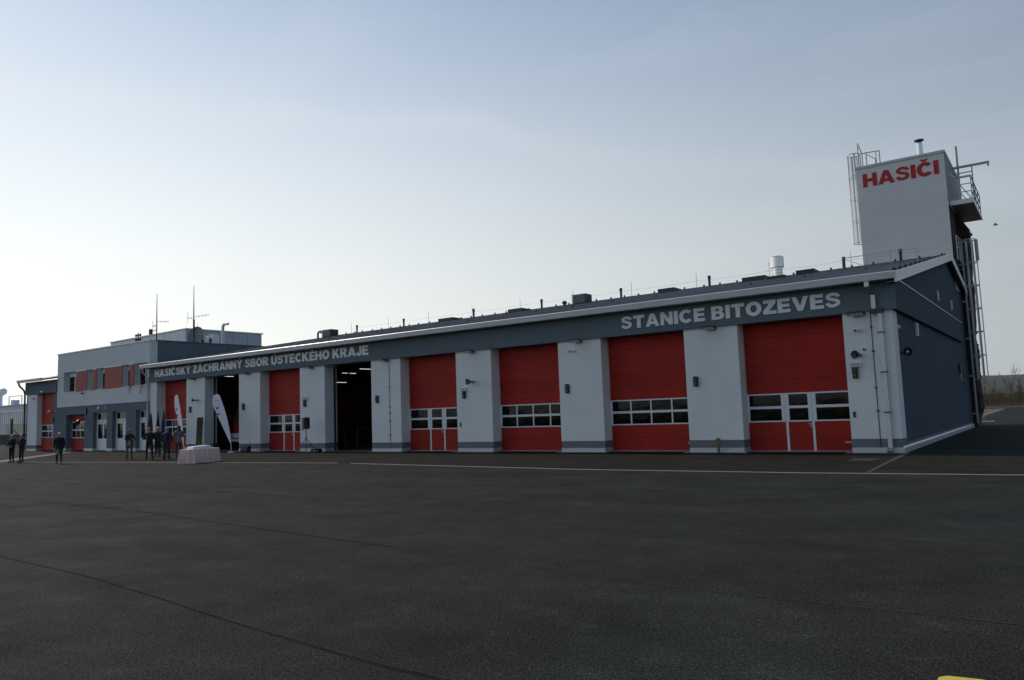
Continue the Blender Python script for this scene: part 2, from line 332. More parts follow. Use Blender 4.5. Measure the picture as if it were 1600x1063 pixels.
# ================================================================= TEXT
# heavy grotesque capitals drawn as outlines on a unit cap height
def arc(cx, cy, rx, ry, a0, a1, n=14): return [(cx + rx * math.cos(R(a0 + (a1 - a0) * i / n)), cy + ry * math.sin(R(a0 + (a1 - a0) * i / n))) for i in range(n + 1)]
def ribbon(path, wx):
    L, Q = [], []
    for i, p in enumerate(path):
        a = path[max(0, i - 1)]; b = path[min(len(path) - 1, i + 1)]; dx, dy = b[0] - a[0], b[1] - a[1]; l = math.hypot(dx, dy) or 1; dx /= l; dy /= l
        hw = wx / 2 * (1 - .16 * abs(dx)); L.append((p[0] - dy * hw, p[1] + dx * hw)); Q.append((p[0] + dy * hw, p[1] - dx * hw))
    return L + Q[::-1]
T = .27
def base_glyph(c):
    if c == 'H': return .86, [[(0, 0), (T, 0), (T, .38), (.86 - T, .38), (.86 - T, 0), (.86, 0), (.86, 1), (.86 - T, 1), (.86 - T, .62), (T, .62), (T, 1), (0, 1)]]
    if c == 'A': return .98, [[(0, 0), (.28, 0), (.335, .17), (.645, .17), (.70, 0), (.98, 0), (.64, 1), (.34, 1)], [(.40, .375), (.58, .375), (.49, .68)]]
    if c == 'I': return T + .01, [[(0, 0), (T + .01, 0), (T + .01, 1), (0, 1)]]
    if c == 'E': return .74, [[(0, 0), (.74, 0), (.74, .23), (T, .23), (T, .395), (.69, .395), (.69, .605), (T, .605), (T, .77), (.73, .77), (.73, 1), (0, 1)]]
    if c == 'T': return .82, [[(.275, 0), (.545, 0), (.545, .76), (.82, .76), (.82, 1), (0, 1), (0, .76), (.275, .76)]]
    if c == 'N': return .86, [[(0, 0), (.25, 0), (.25, .55), (.60, 0), (.86, 0), (.86, 1), (.61, 1), (.61, .46), (.26, 1), (0, 1)]]
    if c == 'Z': return .78, [[(0, 0), (.78, 0), (.78, .23), (.36, .23), (.77, .78), (.77, 1), (.03, 1), (.03, .77), (.40, .77), (0, .23)]]
    if c == 'V': return .96, [[(.34, 0), (.62, 0), (.96, 1), (.68, 1), (.48, .34), (.28, 1), (0, 1)]]
    if c == 'Y': return .94, [[(.335, 0), (.605, 0), (.605, .41), (.94, 1), (.64, 1), (.47, .66), (.30, 1), (0, 1), (.335, .41)]]
    if c == 'K': return .94, [[(0, 0), (T, 0), (T, .26), (.37, .38), (.60, 0), (.94, 0), (.56, .58), (.92, 1), (.57, 1), (T, .62), (T, 1), (0, 1)]]
    if c == 'B': return .82, [[(0, 0), (.50, 0)] + arc(.52, .285, .30, .285, -80, 62, 10) + arc(.50, .74, .27, .26, -30, 90, 10) + [(0, 1)], [(T, .20), (.46, .20)] + arc(.46, .305, .08, .105, -70, 70, 6) + [(T, .41)], [(T, .61), (.44, .61)] + arc(.44, .70, .075, .09, -70, 70, 6) + [(T, .79)]]
    if c == 'R': return .90, [[(0, 0), (T, 0), (T, .38), (.33, .38), (.57, 0), (.90, 0), (.63, .43)] + arc(.52, .70, .30, .30, -48, 90, 12) + [(0, 1)], [(T, .58), (.45, .58)] + arc(.45, .685, .095, .105, -80, 80, 6) + [(T, .79)]]
    if c == 'O': return .96, [arc(.48, .5, .48, .52, 0, 350, 35), arc(.48, .5, .205, .27, 0, 345, 23)]
    if c == 'C': return .90, [arc(.47, .5, .47, .52, 38, 322, 30) + arc(.47, .5, .20, .27, 318, 42, 20)]
    if c == 'U': return .86, [[(0, 1), (0, .40)] + arc(.43, .38, .43, .40, 180, 360, 18) + [(.86, 1), (.86 - T, 1), (.86 - T, .40)] + arc(.43, .38, .16, .16, 360, 180, 10) + [(T, 1)]]
    if c == 'J': return .66, [[(.39, 1), (.39, .35)] + arc(.30, .31, .09, .10, 0, -130, 6) + [(.245, .34), (0, .31)] + arc(.32, .31, .34, .33, 185, 360, 16) + [(.66, 1)]]
    if c == 'S': return .84, [ribbon([(.715, .70), (.69, .80), (.60, .875), (.43, .905), (.26, .87), (.165, .775), (.155, .70), (.21, .62), (.35, .56), (.50, .515), (.63, .455), (.695, .37), (.69, .255), (.62, .165), (.43, .10), (.25, .13), (.155, .215), (.125, .315)], .245)]
def glyph_mesh(ch):
    dec = {'Č': ('C', 'v'), 'Ý': ('Y', 'a'), 'Á': ('A', 'a'), 'Ú': ('U', 'a'), 'É': ('E', 'a')}.get(ch, (ch, ''))
    wd, cont = base_glyph(dec[0]); cont = list(cont); m = wd / 2
    if dec[1] == 'v': cont.append([(m - .09, 1.06), (m + .09, 1.06), (m + .25, 1.25), (m + .08, 1.25), (m, 1.16), (m - .08, 1.25), (m - .25, 1.25)])
    if dec[1] == 'a': cont.append([(m - .12, 1.06), (m + .03, 1.06), (m + .24, 1.25), (m - .02, 1.25)])
    c = bpy.data.curves.new('letter', 'CURVE'); c.dimensions = '2D'; c.fill_mode = 'BOTH'
    for ct_ in cont:
        sp_ = c.splines.new('POLY'); sp_.points.add(len(ct_) - 1); sp_.use_cyclic_u = True
        for p, q in zip(sp_.points, ct_): p.co = (q[0], q[1], 0, 1)
    o = bpy.data.objects.new('tmp', c); COL.objects.link(o); dg = bpy.context.evaluated_depsgraph_get()
    me = bpy.data.meshes.new_from_object(o.evaluated_get(dg)); bpy.data.objects.remove(o); return wd, me
GC = {}
def letters(text, cap, x0, x1, z, y, m, parent, depth=.03, gap=.085):
    cur = 0; lets = []
    for ch in text:
        if ch == ' ': cur += .34; continue
        if ch not in GC: GC[ch] = glyph_mesh(ch)
        lets.append((ch, cur)); cur += GC[ch][0] + gap
    sx = (x1 - x0) / (cur - gap); done = {}
    for ch, px in lets:
        if ch not in done:
            me = GC[ch][1].copy(); bm = bmesh.new(); bm.from_mesh(me); bmesh.ops.remove_doubles(bm, verts=bm.verts, dist=1e-5)
            for v in bm.verts: v.co = Vector((v.co.x * sx, 0, v.co.y * cap))
            r = bmesh.ops.extrude_face_region(bm, geom=bm.faces[:])
            for v in [e for e in r['geom'] if isinstance(e, bmesh.types.BMVert)]: v.co.y -= depth
            bmesh.ops.recalc_face_normals(bm, faces=bm.faces); bm.to_mesh(me); bm.free(); me.name = 'letter'; me.materials.clear(); me.materials.append(m); done[ch] = me
        put('letter', done[ch], parent, (x0 + px * sx, y, z))

# ================================================================= MAIN HALL
PP = 5.7; PW = 2.077; W8 = 1.518; HTOP = 4.64; DW = PP - PW; DD = .62
EAVE = 5.57; SLOPE = .178; RIDY = 16.45; RIDZ = 8.86; BACKY = 22.9; LX = -45.87
def pierx(n):
    if n == 8: return -W8, 0.0
    if n == 0: return LX, pierx(1)[0] - DW
    L = -W8 - PP * (8 - n); return L, L + PW
hall = thing('fire_station_hall', 'long grey and white fire station hall with eight tall garage bays and shallow roof', 'fire station', (-22, 0, 0))
def inv(o): return Matrix.Translation(-Vector(o.location))
def hp(mb, name, m, parent=hall, smooth=False):      # part whose mesh is written in world coordinates
    # meshes under a located root are shifted back so that world coordinates hold
    root = parent
    while root.parent: root = root.parent
    me = mb.mesh(name, m, smooth)
    if root.location.length > 0 and parent is root: me.transform(Matrix.Translation(-root.location))
    elif parent is not root:
        me.transform(Matrix.Translation(-root.location))
    return put(name, me, parent)
for n in range(0, 9):
    a, b = pierx(n)
    o = hp(MB().box(a, 0, .46, b, .85, HTOP + .01), 'pier', mWHITE)
    hp(MB().box(a - .0, .006, .18, b, .85, .458), 'plinth', mPLINTH, o)
    hp(MB().prism([(a - .002, -.012, .0), (a - .002, -.012, .165), (a - .002, .005, .178), (a - .002, .85, .178), (a - .002, .85, .0)], (b - a + .004, 0, 0)), 'base_flashing', mFLASH, o)
    if n: hp(MB().box(a - .16, -.26, 0.0, b + .16, -.014, .018), 'foundation_slab', mCONC, o)
# wall above the bays (behind the fascia) and the fascia band
hp(MB().box(LX, .05, HTOP + .012, -.002, .85, EAVE + .1), 'lintel_wall', mBLUE)
fas = hp(MB().box(LX, -.10, HTOP, .14, .048, EAVE - .02), 'fascia', mBLUE)
letters('STANICE BITOZEVES', .50, -9.80 + 22, -1.50 + 22, 4.885, -.10, mLETTER, fas)
letters('HASIČSKÝ ZÁCHRANNÝ SBOR ÚSTECKÉHO KRAJE', .50, -45.06 + 22, -24.37 + 22, 4.95, -.10, mLETTER, fas)
# right side wall (gable end) and the side band wrapping round the corner
def roofz(y): return 5.70 + SLOPE * (y + .5) if y <= RIDY else RIDZ - .10 - (y - RIDY) * .16
gp = [(-.35, .9, .3), (-.35, BACKY, .3), (-.35, BACKY, roofz(BACKY) - .05), (-.35, RIDY, roofz(RIDY) - .08), (-.35, .9, roofz(.9) - .06)]
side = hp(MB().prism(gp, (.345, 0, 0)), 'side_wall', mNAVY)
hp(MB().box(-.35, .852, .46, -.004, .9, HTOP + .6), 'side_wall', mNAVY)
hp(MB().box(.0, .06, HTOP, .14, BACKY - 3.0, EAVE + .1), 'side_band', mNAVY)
hp(MB().prism([(-.004, .05, EAVE + .102), (.17, .05, EAVE + .102), (.17, BACKY - 2.98, EAVE + .102), (-.004, BACKY - 2.98, EAVE + .102)], (0, 0, .03)), 'band_flashing', mFLASH)
hp(MB().prism([(.0, .0, .0), (.045, .0, .0), (.045, .0, .16), (.0, .0, .21)], (0, BACKY, 0)), 'base_flashing', mFLASH)
hp(MB().box(-.35, .9, 0, -.003, BACKY, .299), 'side_base', mPLINTH)
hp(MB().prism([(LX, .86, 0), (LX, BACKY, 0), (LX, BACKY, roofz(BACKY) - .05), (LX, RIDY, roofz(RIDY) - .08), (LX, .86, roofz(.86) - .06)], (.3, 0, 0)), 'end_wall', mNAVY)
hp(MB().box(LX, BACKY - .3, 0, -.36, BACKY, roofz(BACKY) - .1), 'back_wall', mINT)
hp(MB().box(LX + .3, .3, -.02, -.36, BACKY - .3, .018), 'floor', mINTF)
# roof: two pitched sheets with trapezoid ribs
RX0, RX1 = LX - .32, .30
rf = MB()
rf.prism([(RX0, -.55, roofz(-.55)), (RX0, RIDY, RIDZ - .08), (RX0, RIDY, RIDZ), (RX0, -.55, roofz(-.55) + .08)], (RX1 - RX0 - .05, 0, 0))
rf.prism([(RX0, RIDY + .003, RIDZ - .08), (RX0, BACKY + .5, roofz(BACKY + .5)), (RX0, BACKY + .5, roofz(BACKY + .5) + .08), (RX0, RIDY + .003, RIDZ)], (RX1 - RX0 - .05, 0, 0))
roof = hp(rf, 'roof', mROOF)
rb = MB(); x = RX0 + .1; k = (RIDZ - (roofz(-.55) + .08)) / (RIDY + .55)
while x < RX1 - .12:
    z0 = roofz(-.55) + .083
    rb.prism([(x, -.54, z0), (x + .10, -.54, z0), (x + .075, -.54, z0 + .045), (x + .025, -.54, z0 + .045)], (0, RIDY + .5, k * (RIDY + .5)))
    x += .333
ro = hp(rb, 'roof_rib', mROOF, roof); ro['kind'] = 'stuff'
hp(MB().prism([(RX0, RIDY - .22, RIDZ + .01), (RX0, RIDY, RIDZ + .07), (RX0, RIDY + .22, RIDZ + .0), (RX0, RIDY, RIDZ + .005)], (RX1 - RX0 - .05, 0, 0)), 'ridge_cap', mDARK, roof)
hp(MB().prism([(.249, -.6, roofz(-.6) - .24), (.249, RIDY, RIDZ - .27), (.249, RIDY, RIDZ + .09), (.249, -.6, roofz(-.6) + .10)], (.05, 0, 0)), 'barge_board', mGUT)
hp(MB().prism([(.249, RIDY + .003, RIDZ - .27), (.249, BACKY + .5, roofz(BACKY + .5) - .2), (.249, BACKY + .5, roofz(BACKY + .5) + .12), (.249, RIDY + .003, RIDZ + .09)], (.05, 0, 0)), 'barge_board', mGUT)
hp(MB().box(.0, -.5, roofz(0) - .32, .245, -.102, roofz(0) - .29), 'soffit', mSOFFIT)
hp(MB().box(LX, -.42, EAVE - .02, -.0, -.11, EAVE + .01), 'soffit', mSOFFIT)
# box gutter in lengths
g0 = RX0
while g0 < .29:
    g1 = min(g0 + 6.0, .29)
    hp(MB().prism([(g0 + .004, -.44, EAVE), (g0 + .004, -.60, EAVE + .01), (g0 + .004, -.64, EAVE + .22), (g0 + .004, -.62, EAVE + .24), (g0 + .004, -.44, EAVE + .20)], (g1 - g0 - .004, 0, 0)), 'gutter', mGUT)
    g0 = g1
x = RX0 + .4
br = MB()
while x < 0: br.box(x, -.648, EAVE - .01, x + .03, -.42, EAVE + .012); x += .9
hp(br, 'gutter_bracket', mGUT)['kind'] = 'stuff'
# downpipes
hp(MB().box(-.66, -.56, 5.40, -.52, -.44, EAVE + .01), 'gutter_outlet', mGUT)
dp = MB()
dp.box(-.555, -.235, 4.70, -.43, -.105, 5.16); hp(dp, 'downpipe', mGUT); hp(MB().bar((-.59, -.47, 5.40), (-.50, -.20, 5.17), .09, .08), 'downpipe_swan_neck', mBLUE)
hp(MB().prism([(-.405, -.14, .10), (-.28, -.14, .10), (-.28, -.14, 4.58), (-.405, -.14, 4.58)], (0, .10, 0)), 'downpipe', mGUT)
hp(MB().bar((-.35, -.10, .13), (-.35, -.26, .03), .15, .11), 'downpipe_shoe', mGALV)
hp(MB().box(-.60, -.25, 4.56, -.24, -.02, 4.70), 'pipe_clamp', mDARK)
for z in (3.9, 2.6, 1.3): hp(MB().box(-.45, -.175, z, -.25, -.03, z + .035), 'pipe_clamp', mDARK)
hp(MB().box(-.655, -.02, .2, -.635, -.003, 4.62), 'lightning_conductor', mDARK)
hp(MB().box(-23.02, -.02, .2, -22.995, -.003, 4.62), 'lightning_conductor', mGALVD)
for z in (1.9, 2.2, 1.5, .8, 3.2): hp(MB().box(-23.05, -.04, z, -22.965, -.003, z + .05), 'conductor_clip', mDARK)
for z in (4.1, 3.3, 2.1, 1.35): hp(MB().box(-.68, -.045, z, -.61, -.003, z + .05), 'conductor_clip', mDARK)
hp(MB().tube([(-46.02, -.48, EAVE), (-46.02, -.48, 5.35), (-45.99, -.25, 5.1), (-45.98, -.12, 4.9), (-45.98, -.12, .1)], .055, 8), 'downpipe', mGUT, smooth=True)

# sectional doors
SEC = 4.60 / 9
def ribbed(w):
    pts = []; n = 5; h = SEC - .006
    for k in range(n):
        z0 = h * k / n; z1 = h * (k + 1) / n
        pts += [(0, 0.006, z0), (0, 0, z0 + .010), (0, 0, z1 - .010), (0, 0.006, z1)]
    pts += [(0, .045, h), (0, .045, 0)]
    cl = [pts[0]]
    for p in pts[1:]:
        if (Vector(p) - Vector(cl[-1])).length > 1e-5: cl.append(p)
    return MB().prism(cl, (w, 0, 0))
panel_full = ribbed(1).mesh('panel', mRED)
pane_m = MB().box(0, 0, 0, 1, .012, 1).mesh('pane', mGLASS)
sticker = mat('off_white_plate', (.42, .44, .45), .6)
def sectional_door(n, wicket, sign):
    x0 = pierx(n)[1] if n == 0 else pierx(n - 1)[1]; x1 = pierx(n)[0]; w_ = x1 - x0
    d = bpy.data.objects.new('garage_door', None); COL.objects.link(d); d.parent = hall; d.location = (x0 + 22, DD, .035)
    e = .012
    for s in (4, 5, 6, 7, 8): put('panel', panel_full, d, (e, 0, s * SEC), 0, (w_ - 2 * e, 1, 1))
    fr = MB(); zb, zt = 2 * SEC, 4 * SEC; y0, y1 = -.012, .04
    if wicket:
        cols = [(.02, .335), (.41, .59), (.665, .985)]
        for s in (0, 1):
            for a, b in ((.003, .372), (.395, .62), (.643, .997)): put('panel', panel_full, d, (a * w_, 0, s * SEC), 0, ((b - a) * w_, 1, 1))
        for a, b in ((.372, .395), (.62, .643)): fr.box(a * w_, y0, -.01, b * w_, y1, zb)
        for a, b in ((0, .02), (.335, .368), (.376, .41), (.59, .624), (.632, .665), (.985, 1)): fr.box(a * w_ + .001, y0, zb, b * w_ - .001, y1, zt)
        fr.box(.368 * w_, .0, zb, .376 * w_, y1, zt); fr.box(.624 * w_, .0, zb, .632 * w_, y1, zt)
        hd = MB().box(.606 * w_, -.06, zb - .09, .616 * w_, -.012, zb - .07); hd.box(.58 * w_, -.06, zb - .09, .616 * w_, -.045, zb - .07); hd.box(.603 * w_, -.02, zb - .2, .619 * w_, -.01, zb - .04)
        hd.build('handle', mGALV, d)
    else:
        cols = [(.022, .245), (.262, .492), (.508, .738), (.755, .978)]
        for s in (0, 1): put('panel', panel_full, d, (e, 0, s * SEC), 0, (w_ - 2 * e, 1, 1))
        ed = [0, .022, .245, .262, .492, .508, .738, .755, .978, 1]
        for a, b in zip(ed[0::2], ed[1::2]): fr.box(a * w_ + .001, y0, zb, b * w_ - .001, y1, zt)
    rows = [(zb + .05, zb + .475), (zb + .57, zt - .05)]
    for (a, b) in cols:
        fr.box(a * w_ - .001, y0, zb, b * w_ + .001, y1, rows[0][0]); fr.box(a * w_ - .001, y0, rows[0][1], b * w_ + .001, y1, rows[1][0]); fr.box(a * w_ - .001, y0, rows[1][1], b * w_ + .001, y1, zt)
        for (c, f) in rows: put('pane', pane_m, d, (a * w_, .012, c), 0, ((b - a) * w_, 1, f - c))
    fr.build('window_frame', mWFRAME, d)
    MB().box(0, -.015, -.03, w_, .05, -.004).build('bottom_rail', mWFRAME, d)
    if sign: MB().box(w_ * .905, -.008, .26, w_ * .985, -.002, .32).build('nameplate', sticker, d)
for n, wk, sg in ((8, True, True), (7, False, True), (6, False, True), (5, True, False), (3, True, False), (1, False, False)): sectional_door(n, wk, sg)
for n in (2, 4):                                     # open bays: the raised door's guide rails and threshold
    x0 = pierx(n - 1)[1]; x1 = pierx(n)[0]
    hp(MB().box(x0, DD, .02, x0 + .06, DD + .1, 4.6).box(x1 - .06, DD, .02, x1, DD + .1, 4.6), 'guide_rail', mDARK)
    hp(MB().box(x0 + .05, DD + .1, 5.25, x1 - .05, 5.0, 5.32), 'raised_door', mDARK)
    hp(MB().box(x0, .02, .0, x1, .9, .022), 'threshold', mCONCD)
# strip lights on the hall ceiling (lit in the photograph)
for (x, y0, y1, z) in ((-32.8, 7.0, 8.1, 4.95), (-36.8, 9.0, 9.5, 4.95), (-36.8, 9.7, 10.3, 4.95), (-42.55, 3.0, 4.2, 4.95), (-33.2, 4.4, 4.7, 4.95), (-38.6, 10.0, 11.0, 4.4)):
    t_ = thing('strip_light', 'lit strip light under the hall ceiling inside an open bay', 'ceiling light', (x, y0, z), group='strip lights inside the hall')
    MB().box(-.05, 0, 0, .05, y1 - y0, .05).build('housing', mWFRAME, t_); MB().box(-.022, .02, -.025, .022, y1 - y0 - .02, -.002).build('tube', mTUBE, t_)
    MB().box(-.01, .1, .05, .01, .12, 1.2).build('hanger', mDARK, t_)
# push buttons beside the doors
for x in (-1.37, -18.42, -29.8): hp(MB().box(x - .035, -.03, 1.17, x + .035, -.003, 1.36), 'push_button', mBLACK)

# ---- fixtures on the piers
PN = {8: 'right-end corner pier', 7: 'pier between first and second bays from right', 6: 'pier between second and third bays from right', 5: 'pier between third and fourth bays from right',
      4: 'pier right of the wider open bay', 3: 'pier with the loudspeaker stand', 2: 'pier right of the narrow open bay', 1: 'pier with the leaning poster'}
fl = thing('floodlight', 'dark floodlight under fascia on ' + PN[8], 'floodlight', (-1.02, 0, 4.56), group='floodlights under the fascia')
MB().box(-.16, -.05, -.06, .16, -.003, .06).build('wall_bracket', mGALVD, fl)
MB().bar((-.12, -.03, 0), (-.12, -.24, .02), .03, .03).bar((.12, -.03, 0), (.12, -.24, .02), .03, .03).build('arm', mDARK, fl)
MB().prism([(-.27, -.50, .03), (-.27, -.20, -.045), (-.27, -.18, .0), (-.27, -.48, .085)], (.54, 0, 0)).build('lamp_housing', mDARK, fl)
MB().prism([(-.22, -.47, .018), (-.22, -.23, -.042), (-.22, -.232, -.048), (-.22, -.472, .010)], (.44, 0, 0)).build('lens', mGALV, fl)
for n, x in ((7, -6.1), (6, -11.85), (5, -17.6), (4, -23.2), (3, -29.0), (2, -34.75), (1, -40.45)): copy_thing(fl, (x, 0, 4.58), random.uniform(-.1, .1), 'dark floodlight under fascia on ' + PN[n])
sg = thing('signal_light', 'black two-lens signal on ' + PN[8], 'signal light', (-1.24, 0, 2.46), group='signal boxes beside the bays')
mGL = mat('green_lens', (.02, .09, .04), .2); mRL = mat('dark_red_lens', (.05, .008, .008), .2)
MB().prism([(-.07, -.10, 0), (.07, -.10, 0), (.085, -.09, .02), (.085, -.09, .36), (.07, -.10, .38), (-.07, -.10, .38), (-.085, -.09, .36), (-.085, -.09, .02)], (0, .097, 0)).build('housing', mBLACK, sg)
MB().tube([(0, -.115, .10), (0, -.10, .10)], .055, 12).build('lens', mGL, sg); MB().tube([(0, -.115, .27), (0, -.10, .27)], .055, 12).build('lens', mRL, sg)
for n, x in ((7, -6.82), (6, -12.51), (5, -18.14), (4, -23.88), (3, -29.57), (2, -35.23), (1, -40.91)):
    copy_thing(sg, (x, 0, 2.46), 0, 'black two-lens signal on ' + PN[n])
cm = thing('security_camera', 'small security camera on ' + PN[8], 'security camera', (-1.05, 0, 4.05), group='security cameras on the front')
MB().tube([(.04, -.003, 0), (.04, -.06, 0)], .06, 12).build('base', mWFRAME, cm); MB().tube([(.03, -.06, 0), (-.05, -.2, -.02)], .045, 12).build('body', mWFRAME, cm); MB().tube([(-.05, -.2, -.02), (-.065, -.225, -.025)], .04, 12).build('lens', mBLACK, cm)
copy_thing(cm, (-12.15, 0, 4.2), 0, 'small security camera on ' + PN[6])
hn = thing('horn_loudspeaker', 'grey horn loudspeaker on ' + PN[8], 'loudspeaker', (-1.05, 0, 3.22), group='horn loudspeakers on the front')
def horn(r_, face):
    MB().box(-.05, -.05, -.06, .05, -.003, .06).build('bracket', mGALV, r_)
    a = Vector((0, -.12, 0)); d = Vector(face).normalized()
    MB().tube([(0, -.04, 0), a, a + d * .10], [.03, .05, .05], 12).build('driver', mGALVD, r_, True)
    MB().tube([a + d * .1, a + d * .18, a + d * .26, a + d * .30], [.035, .06, .12, .145], 20, False).build('bell', mGALVD, r_, True)
    MB().tube([a + d * .2, a + d * .27], [.05, .03], 12).build('centre_cone', mBLACK, r_, True)
    MB().tube([a + d * .19, a + d * .20], [.11, .11], 16).build('throat', mBLACK, r_, True)
horn(hn, (-.30, -1, 0))
copy_thing(hn, (-17.55, 0, 3.2), 0, 'grey horn loudspeaker on ' + PN[5])
copy_thing(hn, (-40.0, 0, 3.22), -.3, 'grey horn loudspeaker on ' + PN[1])
sv = thing('wall_sensor', 'small round sensor just above the horn loudspeaker on the corner pier', 'sensor', (-.92, 0, 3.4))
MB().tube([(0, -.003, 0), (0, -.05, 0)], .05, 12).build('base', mGALV, sv); MB().tube([(0, -.05, 0), (0, -.09, 0)], [.035, .03], 12).build('cap', mDARK, sv)
wb = thing('number_sign', 'small white box on ' + PN[8], 'sign', (-1.21, 0, 2.91), group='white boxes above the signal boxes')
MB().box(-.17, -.10, -.075, .17, -.003, .075).build('box', mWFRAME, wb); MB().box(-.14, -.104, -.05, .14, -.101, .05).build('cover', sticker, wb)
copy_thing(wb, (-18.16, 0, 2.88), 0, 'small white box on ' + PN[5]); copy_thing(wb, (-29.56, 0, 2.95), 0, 'small white box on ' + PN[3])
# fixtures on the side wall
sf = thing('side_floodlight', 'slim white wall lamp high on the dark side wall, below the band', 'wall lamp', (0, 4.75, 4.3))
MB().box(.0, -.09, -.26, .05, .09, .26).build('back_plate', mWFRAME, sf); MB().box(.052, -.07, -.24, .09, .07, .24).build('cover', mWFRAME, sf)
for lab, yy, zz in (('slim pale wall lamp on the band of the side wall, nearer the front corner', 11.7, 6.35), ('slim pale wall lamp on the band of the side wall, nearer the ladder', 16.8, 6.4)):
    s2 = thing('side_floodlight', lab, 'wall lamp', (0, yy, zz)); MB().box(.0, -.1, -.28, .05, .1, .22).build('back_plate', mGALV, s2); MB().box(.052, -.08, -.26, .09, .08, .2).build('cover', mWFRAME, s2)
ss = thing('round_loudspeaker', 'round black loudspeaker on the dark side wall near the front corner', 'loudspeaker', (0, 1.15, 3.28))
MB().tube([(.0, .1, 0), (.16, .05, 0), (.2, -.06, 0)], [.05, .06, .07], 12).build('driver', mGALVD, ss); MB().tube([(.2, -.06, 0), (.215, -.13, 0), (.23, -.2, 0)], [.06, .09, .14], 24, False).build('bell', mBLACK, ss, True); MB().tube([(.208, -.10, 0), (.21, -.105, 0)], .08, 16).build('throat', mBLACK, ss); MB().tube([(.21, -.11, 0), (.225, -.2, 0)], [.05, .03], 12).build('centre_cone', mWFRAME, ss)
s3 = thing('wall_sensor', 'small white sensor on the dark side wall above the round loudspeaker', 'sensor', (0, .85, 4.12)); MB().tube([(0, 0, 0), (.06, 0, 0)], .06, 12).build('base', mWFRAME, s3); MB().tube([(.06, 0, 0), (.1, 0, 0)], [.045, .03], 12).build('cap', mGALV, s3)
s4 = thing('meter_box', 'small box with pipe on the side wall beside the foot of the ladder', 'meter box', (0, 18.0, 3.2)); MB().box(0, -.2, -.25, .12, .2, .25).build('box', mDARK, s4); MB().tube([(.06, .1, -.25), (.06, .1, -.6), (.3, .1, -.65)], .03).build('pipe', mGALV, s4)

# ---- caged ladders
mCAGE = mat('zinc_ladder_steel', (.42, .44, .46), .5, .2, var=.12, vscale=9); mCAGEL = mat('sunlit_tone_zinc_bar', (.66, .68, .69), .4, .2, var=.08, vscale=9)  # paler copy of the ladder steel, sunlit brightness put into its colour
def caged_ladder(name, label, x, y0, z0, zc, z1, out_, width=.5, top_loop=True):
    """ladder against a wall facing +-X; out_ = +1 / -1 ; cage from zc to z1"""
    t_ = thing(name, label, 'ladder', (x, y0, 0))
    for yy in (0, width):
        MB().box(-.02, yy - .03, z0, .03, yy + .03, z1).build('stile', mCAGE, t_)
    z = z0 + .2
    rg = MB().tube([(.005, 0, 0), (.005, width, 0)], .014, 6).mesh('rung', mCAGE)
    while z < z1 - 1.0: put('rung', rg, t_, (0, 0, z)); z += .3
    z = z0 + .5
    while z < z1 - 1.2:
        MB().box(min(0, -out_ * .2), -.02, z, max(0, -out_ * .2), .02, z + .05).build('wall_tie', mCAGE, t_); MB().box(min(0, -out_ * .2), width - .02, z, max(0, -out_ * .2), width + .02, z + .05).build('wall_tie', mCAGE, t_); z += 2.1
    r_ = .37; cy = width / 2; cx = out_ * .34
    angs = [R(a) for a in range(-140, 141, 20)]
    def cp(a): return Vector((cx + out_ * r_ * math.cos(a), cy + r_ * math.sin(a), 0))
    z = zc
    while z <= z1 + .01:
        h = MB(); P = [Vector((0, 0, 0))] + [cp(a) for a in angs] + [Vector((0, width, 0))]
        if cp(angs[0]).y > cp(angs[-1]).y: P = [Vector((0, width, 0))] + P[1:-1] + [Vector((0, 0, 0))]
        for a, b in zip(P[:-1], P[1:]): h.bar(a, b, .012, .05)
        h.build('hoop', mCAGE, t_, loc=(0, 0, z)); z += (z1 - zc) / max(1, round((z1 - zc) / 1.25))
    for a in (-110, -65, -22, 22, 65, 110):
        p = cp(R(a)); b = MB(); tx = Vector((-math.sin(R(a)) * out_, math.cos(R(a)), 0)) * (.036 if out_ > 0 else .055); nn = Vector((math.cos(R(a)) * out_, math.sin(R(a)), 0)) * .008
        b.prism([p - tx, p + tx, p + tx + nn, p - tx + nn], (0, 0, z1 - zc)); b.build('cage_bar', mCAGEL, t_, loc=(0, 0, zc))  # cage bars widened and paled to paint their sunlit look
    return t_
ld = caged_ladder('caged_ladder', 'tall galvanised caged ladder on the side wall up to the hall roof', .28, 22.1, .25, 2.7, 10.55, 1)
MB().bar((0, -.25, 10.55), (0, -2.6, 10.4), .05, .05).bar((0, -.25, 9.95), (0, -2.4, 9.8), .05, .05).bar((0, -1.2, 9.2), (0, -1.2, 10.5), .05, .05).bar((0, -2.4, 9.1), (0, -2.4, 10.4), .05, .05).bar((-.02, 0, 10.55), (-.02, -.25, 10.55), .05, .05).build('landing_rail', mCAGE, ld)
MB().bar((.02, -.9, 9.1), (.02, -.2, 10.5), .06, .06).bar((0, -.7, 8.8), (0, .1, 8.8), .05, .05).bar((0, .52, 10.55), (-.9, .52, 10.5), .05, .05).bar((-.9, .52, 9.0), (-.9, .52, 10.5), .05, .05).build('brace', mCAGE, ld)
MB().tube([(.72, .1, 9.3), (.72, .1, 10.5)], .09, 10).build('bar_highlight', mCAGE, ld)  # added tube shaped as the bright highlight of merging sunlit cage bars

